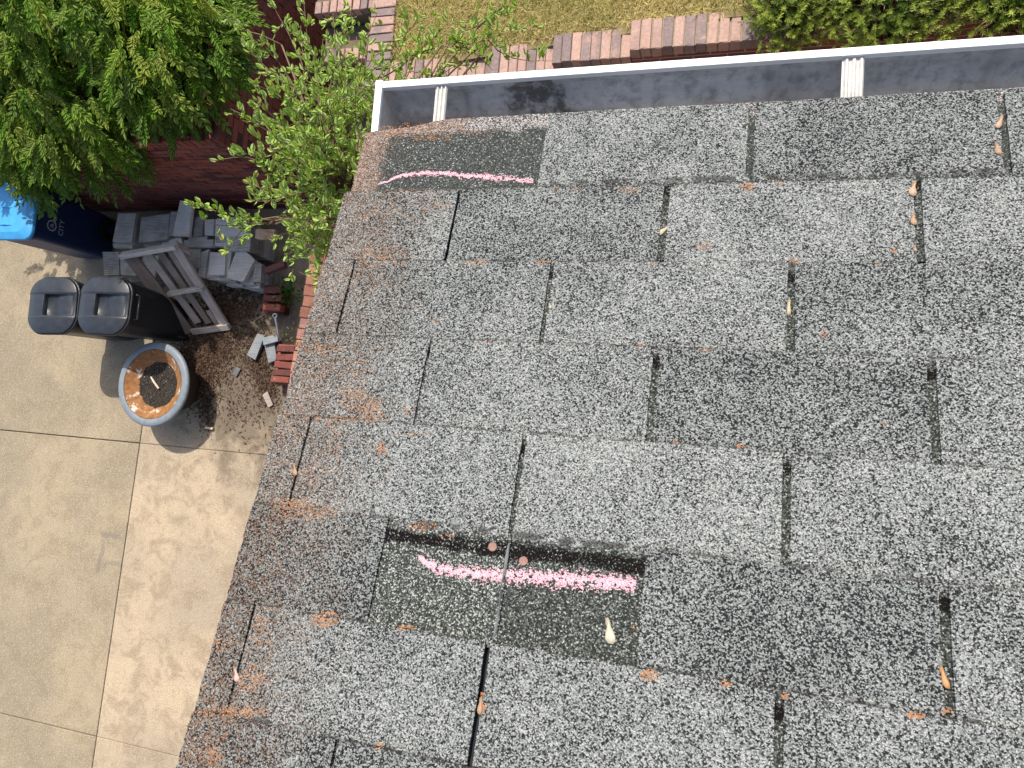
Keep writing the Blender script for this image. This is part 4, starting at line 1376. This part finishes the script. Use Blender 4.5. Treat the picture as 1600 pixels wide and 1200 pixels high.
# long shoots, each with its real reach
for (u, v, z, n, spd, root_) in ((300, 320, 2.95, 16, .07, (430, 345, 2.7)), (318, 345, 2.85, 6, .06, (420, 350, 2.7)), (352, 400, 2.7, 2, .02, (392, 345, 2.75)), (360, 170, 3.05, 10, .07, (470, 210, 2.8)), (385, 240, 3.0, 7, .07, (470, 255, 2.8)),
                                 (365, 25, 2.8, 10, .08, (470, 150, 2.7)), (330, 10, 2.7, 6, .06, (440, 70, 2.6)), (395, 130, 3.1, 12, .08, (480, 200, 2.8)), (430, 15, 2.8, 10, .09, (490, 170, 2.7)), (475, 5, 2.75, 14, .09, (500, 180, 2.7)),
                                 (520, 20, 2.7, 11, .08, (510, 180, 2.7)), (455, 110, 2.9, 8, .08, (500, 220, 2.7)), (400, 300, 3.0, 8, .08, (470, 300, 2.8)), (480, 395, 2.9, 13, .09, (490, 300, 2.7)), (455, 430, 2.8, 6, .06, (480, 350, 2.7)), (500, 350, 3.0, 10, .09, (500, 280, 2.8)),
                                 (600, 95, 2.5, 12, .09, (520, 200, 2.5)), (660, 70, 2.45, 12, .09, (540, 180, 2.5)), (700, 35, 2.4, 8, .08, (600, 120, 2.45)), (745, 20, 2.6, 9, .09, (640, 90, 2.5)), (800, 50, 2.7, 12, .09, (700, 70, 2.6)), (862, 95, 2.75, 8, .07, (760, 60, 2.65)), (770, 110, 2.6, 10, .08, (690, 70, 2.6)), (690, 110, 2.5, 8, .08, (600, 130, 2.5)), (820, 5, 2.5, 7, .08, (745, 45, 2.6)), (590, 20, 2.5, 5, .07, (560, 120, 2.5)), (560, 130, 2.6, 10, .09, (520, 200, 2.6)), (585, 160, 2.7, 9, .08, (520, 220, 2.6)), (470, 40, 2.6, 13, .10, (500, 170, 2.6)), (505, 60, 2.6, 13, .10, (505, 190, 2.6)), (550, 10, 2.4, 11, .09, (530, 120, 2.5)), (530, 100, 2.5, 12, .10, (515, 200, 2.6)), (600, 130, 2.5, 11, .09, (540, 200, 2.6)), (375, 60, 2.7, 9, .08, (450, 130, 2.7)), (340, 250, 3.0, 8, .07, (440, 270, 2.8)), (365, 380, 2.8, 6, .06, (430, 350, 2.7)), (710, 70, 2.4, 9, .08, (620, 110, 2.4)), (790, 20, 2.5, 8, .08, (720, 50, 2.5)), (640, 110, 2.35, 12, .09, (540, 190, 2.5)), (620, 60, 2.3, 11, .09, (550, 160, 2.4)), (680, 20, 2.3, 9, .08, (610, 100, 2.4)), (575, 50, 2.4, 10, .09, (540, 150, 2.5)), (540, 30, 2.5, 8, .09, (520, 150, 2.5)), (730, 100, 2.5, 9, .08, (640, 110, 2.5)), (560, 110, 2.75, 12, .09, (520, 200, 2.6)), (545, 80, 2.6, 6, .08, (520, 170, 2.6)), (640, 20, 2.3, 6, .07, (600, 110, 2.4)), (850, 40, 2.4, 4, .06, (790, 40, 2.6))):
    a = at(*root_); b = at(u, v, z)
    tw.tube([f2, f2.lerp(a, .6) + rvec() * .05, a], [.009, .006, .005], 5)
    glossy_twig(a, b, n, spd, .0045, 1.05, .05, .12)
stem.build('trunk', M['bark'], SH, smooth=True)
tw.build('twigs', M['twig'], SH, smooth=True)
finish('crown', V, F, C, M['leaf_glossy'], SH, sb)

# --- yew hedge beyond the gutter, right
def yew(cx, cy, z0, rx, ry, rz, n, label):
    Y = thing('yew_bush', label, 'shrub', (cx, cy, z0), 'yew bushes beyond the gutter')
    V = []; F = []; C = []; b = MB()
    for _ in range(n):
        d = rvec(); d.z = abs(d.z) if rnd.random() < .85 else d.z
        q = rnd.uniform(.45, 1.05)
        p = Vector((cx, cy, z0 + rz * .45)) + Vector((d.x * rx, d.y * ry, d.z * rz * .6)) * q
        ax = (d * .6 + Vector((0, -.05, .55)) + rvec() * .55).normalized()
        L = rnd.uniform(.05, .10)
        if rnd.random() < .5:
            b.tube([Vector((cx + d.x * .15 * rx, cy + d.y * .2, z0 + .05)), p.lerp(Vector((cx, cy, z0)), .35) + rvec() * .03, p, p + ax * L], [.007, .005, .003, .0012], 4)
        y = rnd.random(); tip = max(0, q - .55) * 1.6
        nn = 24
        for i in range(nn):
            f = i / nn
            az = i * 2.4
            a = ax.orthogonal().normalized(); c_ = ax.cross(a)
            rad = a * math.cos(az) + c_ * math.sin(az)
            nd = (rad * (.95 - .45 * f) + ax * (.35 + .75 * f)).normalized()
            pp = p + ax * (L * f)
            ll = rnd.uniform(.016, .026) * (1.1 - .25 * f)
            sd = nd.cross(ax).normalized() * .0023
            n0 = len(V)
            V.extend([pp - sd, pp + sd, pp + nd * ll + sd * .5, pp + nd * ll - sd * .5])
            F.append((n0, n0 + 1, n0 + 2, n0 + 3))
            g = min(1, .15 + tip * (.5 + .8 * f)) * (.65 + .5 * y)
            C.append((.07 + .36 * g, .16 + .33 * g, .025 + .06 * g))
    b.build('branches', M['twig'], Y, smooth=True)
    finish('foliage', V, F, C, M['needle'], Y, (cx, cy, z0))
yew(.86, 2.12, 1.72, .26, .30, .42, 620, 'leftmost bright green yew bush growing over the brick cap end')
yew(1.35, 2.10, 1.80, .40, .42, .45, 1050, 'middle bright green yew bush behind the gutter hanger')
yew(1.95, 2.10, 1.80, .42, .42, .46, 1050, 'rightmost bright green yew bush at the frame corner beyond the gutter')
yew(1.35, 2.65, 1.80, .55, .42, .40, 700, 'rear bright green yew bush behind the front row at the top edge')
yew(2.6, 2.15, 1.80, .42, .42, .46, 500, 'far right yew bush mostly outside the frame')

# --- weeds by the low wall
def weed(u, v, z, n, L, label, col):
    p0 = at(u, v, z); p0.z = max(z - .12, 0)
    Wd = thing('weed', label, 'weed', p0)
    V = []; F = []; C = []
    for _ in range(n):
        d = rvec(); d.z = abs(d.z) + .35; d.normalize()
        p = p0 + Vector((d.x, d.y, d.z)) * rnd.uniform(.02, .16)
        o = (d + rvec() * .6).normalized(); sd = o.cross(Vector((0, 0, 1)) + rvec() * .5)
        if sd.length < .1: continue
        g = rnd.uniform(.7, 1.2)
        leaf_faces(V, F, C, p, o, sd.normalized(), L * rnd.uniform(.7, 1.2), L * .42, tuple(x * g for x in col))
    finish('leaves', V, F, C, M['leaf_pinnate'], Wd, p0)
weed(445, 456, .25, 90, .05, 'fresh green weed growing in the gap between shaded bricks and low wall', (.07, .19, .03))
weed(464, 526, .65, 26, .03, 'pale straggly weed on top of the low sunlit wall', (.20, .26, .09))
weed(451, 523, .25, 10, .035, 'tiny pale weed sprouting just below the metal rod', (.18, .28, .07))

# dry stalks
for u0, v0, z0, u1, v1, z1, lab in ((162, 292, .9, 200, 335, .5, 'thin dry stalk hanging down the brick wall above the left board'), (468, 425, .75, 512, 452, .62, 'dry straw lying across the low sunlit wall')):
    a, b = at(u0, v0, z0), at(u1, v1, z1)
    tag(MB().tube([a, a.lerp(b, .5) + Vector((.01, .01, .02)), b], [.004, .003, .0015], 5).build('dry_stalk', M['twig'], None, origin=b), lab, 'stalk')

# --- dry lawn grass
nb = 46000
X = rng.uniform(-1.83, 1.6, nb); Y_ = 2.15 + rng.random(nb) ** 1.0 * 1.55
Z = np.array([zlawn(x) for x in X])
ang = rng.uniform(0, 2 * np.pi, nb); L = rng.uniform(.025, .075, nb); lean = rng.uniform(.2, 1.5, nb)
dx, dy = np.cos(ang) * L * np.sin(lean), np.sin(ang) * L * np.sin(lean); dz = L * np.cos(lean) + .008
wx, wy = -np.sin(ang) * .0022, np.cos(ang) * .0022
base = np.stack([X, Y_, Z], 1)
V = np.empty((nb, 4, 3), np.float32)
V[:, 0] = base - np.stack([wx, wy, 0 * wx], 1); V[:, 1] = base + np.stack([wx, wy, 0 * wx], 1)
tipv = base + np.stack([dx, dy, dz], 1)
V[:, 2] = tipv + np.stack([wx, wy, 0 * wx], 1) * .3; V[:, 3] = tipv - np.stack([wx, wy, 0 * wx], 1) * .3
F = np.arange(nb * 4).reshape(nb, 4)
patch = .5 + .5 * np.sin(X * 5.1 + 1.3) * np.sin(Y_ * 6.3 + X * 2)
g = np.clip(rng.random(nb) * .75 + patch * .35, 0, 1)[:, None]
straw = np.array([.80, .63, .31]); green = np.array([.33, .33, .09])
C = straw * g + green * (1 - g)
C *= rng.uniform(.65, 1.15, nb)[:, None]
tag(soup('lawn_grass', V.reshape(-1, 3), F, C, M['grass'], None, (0, 2.5, 1.7)), 'dry yellow green grass of the raised lawn', 'grass', kind='stuff')
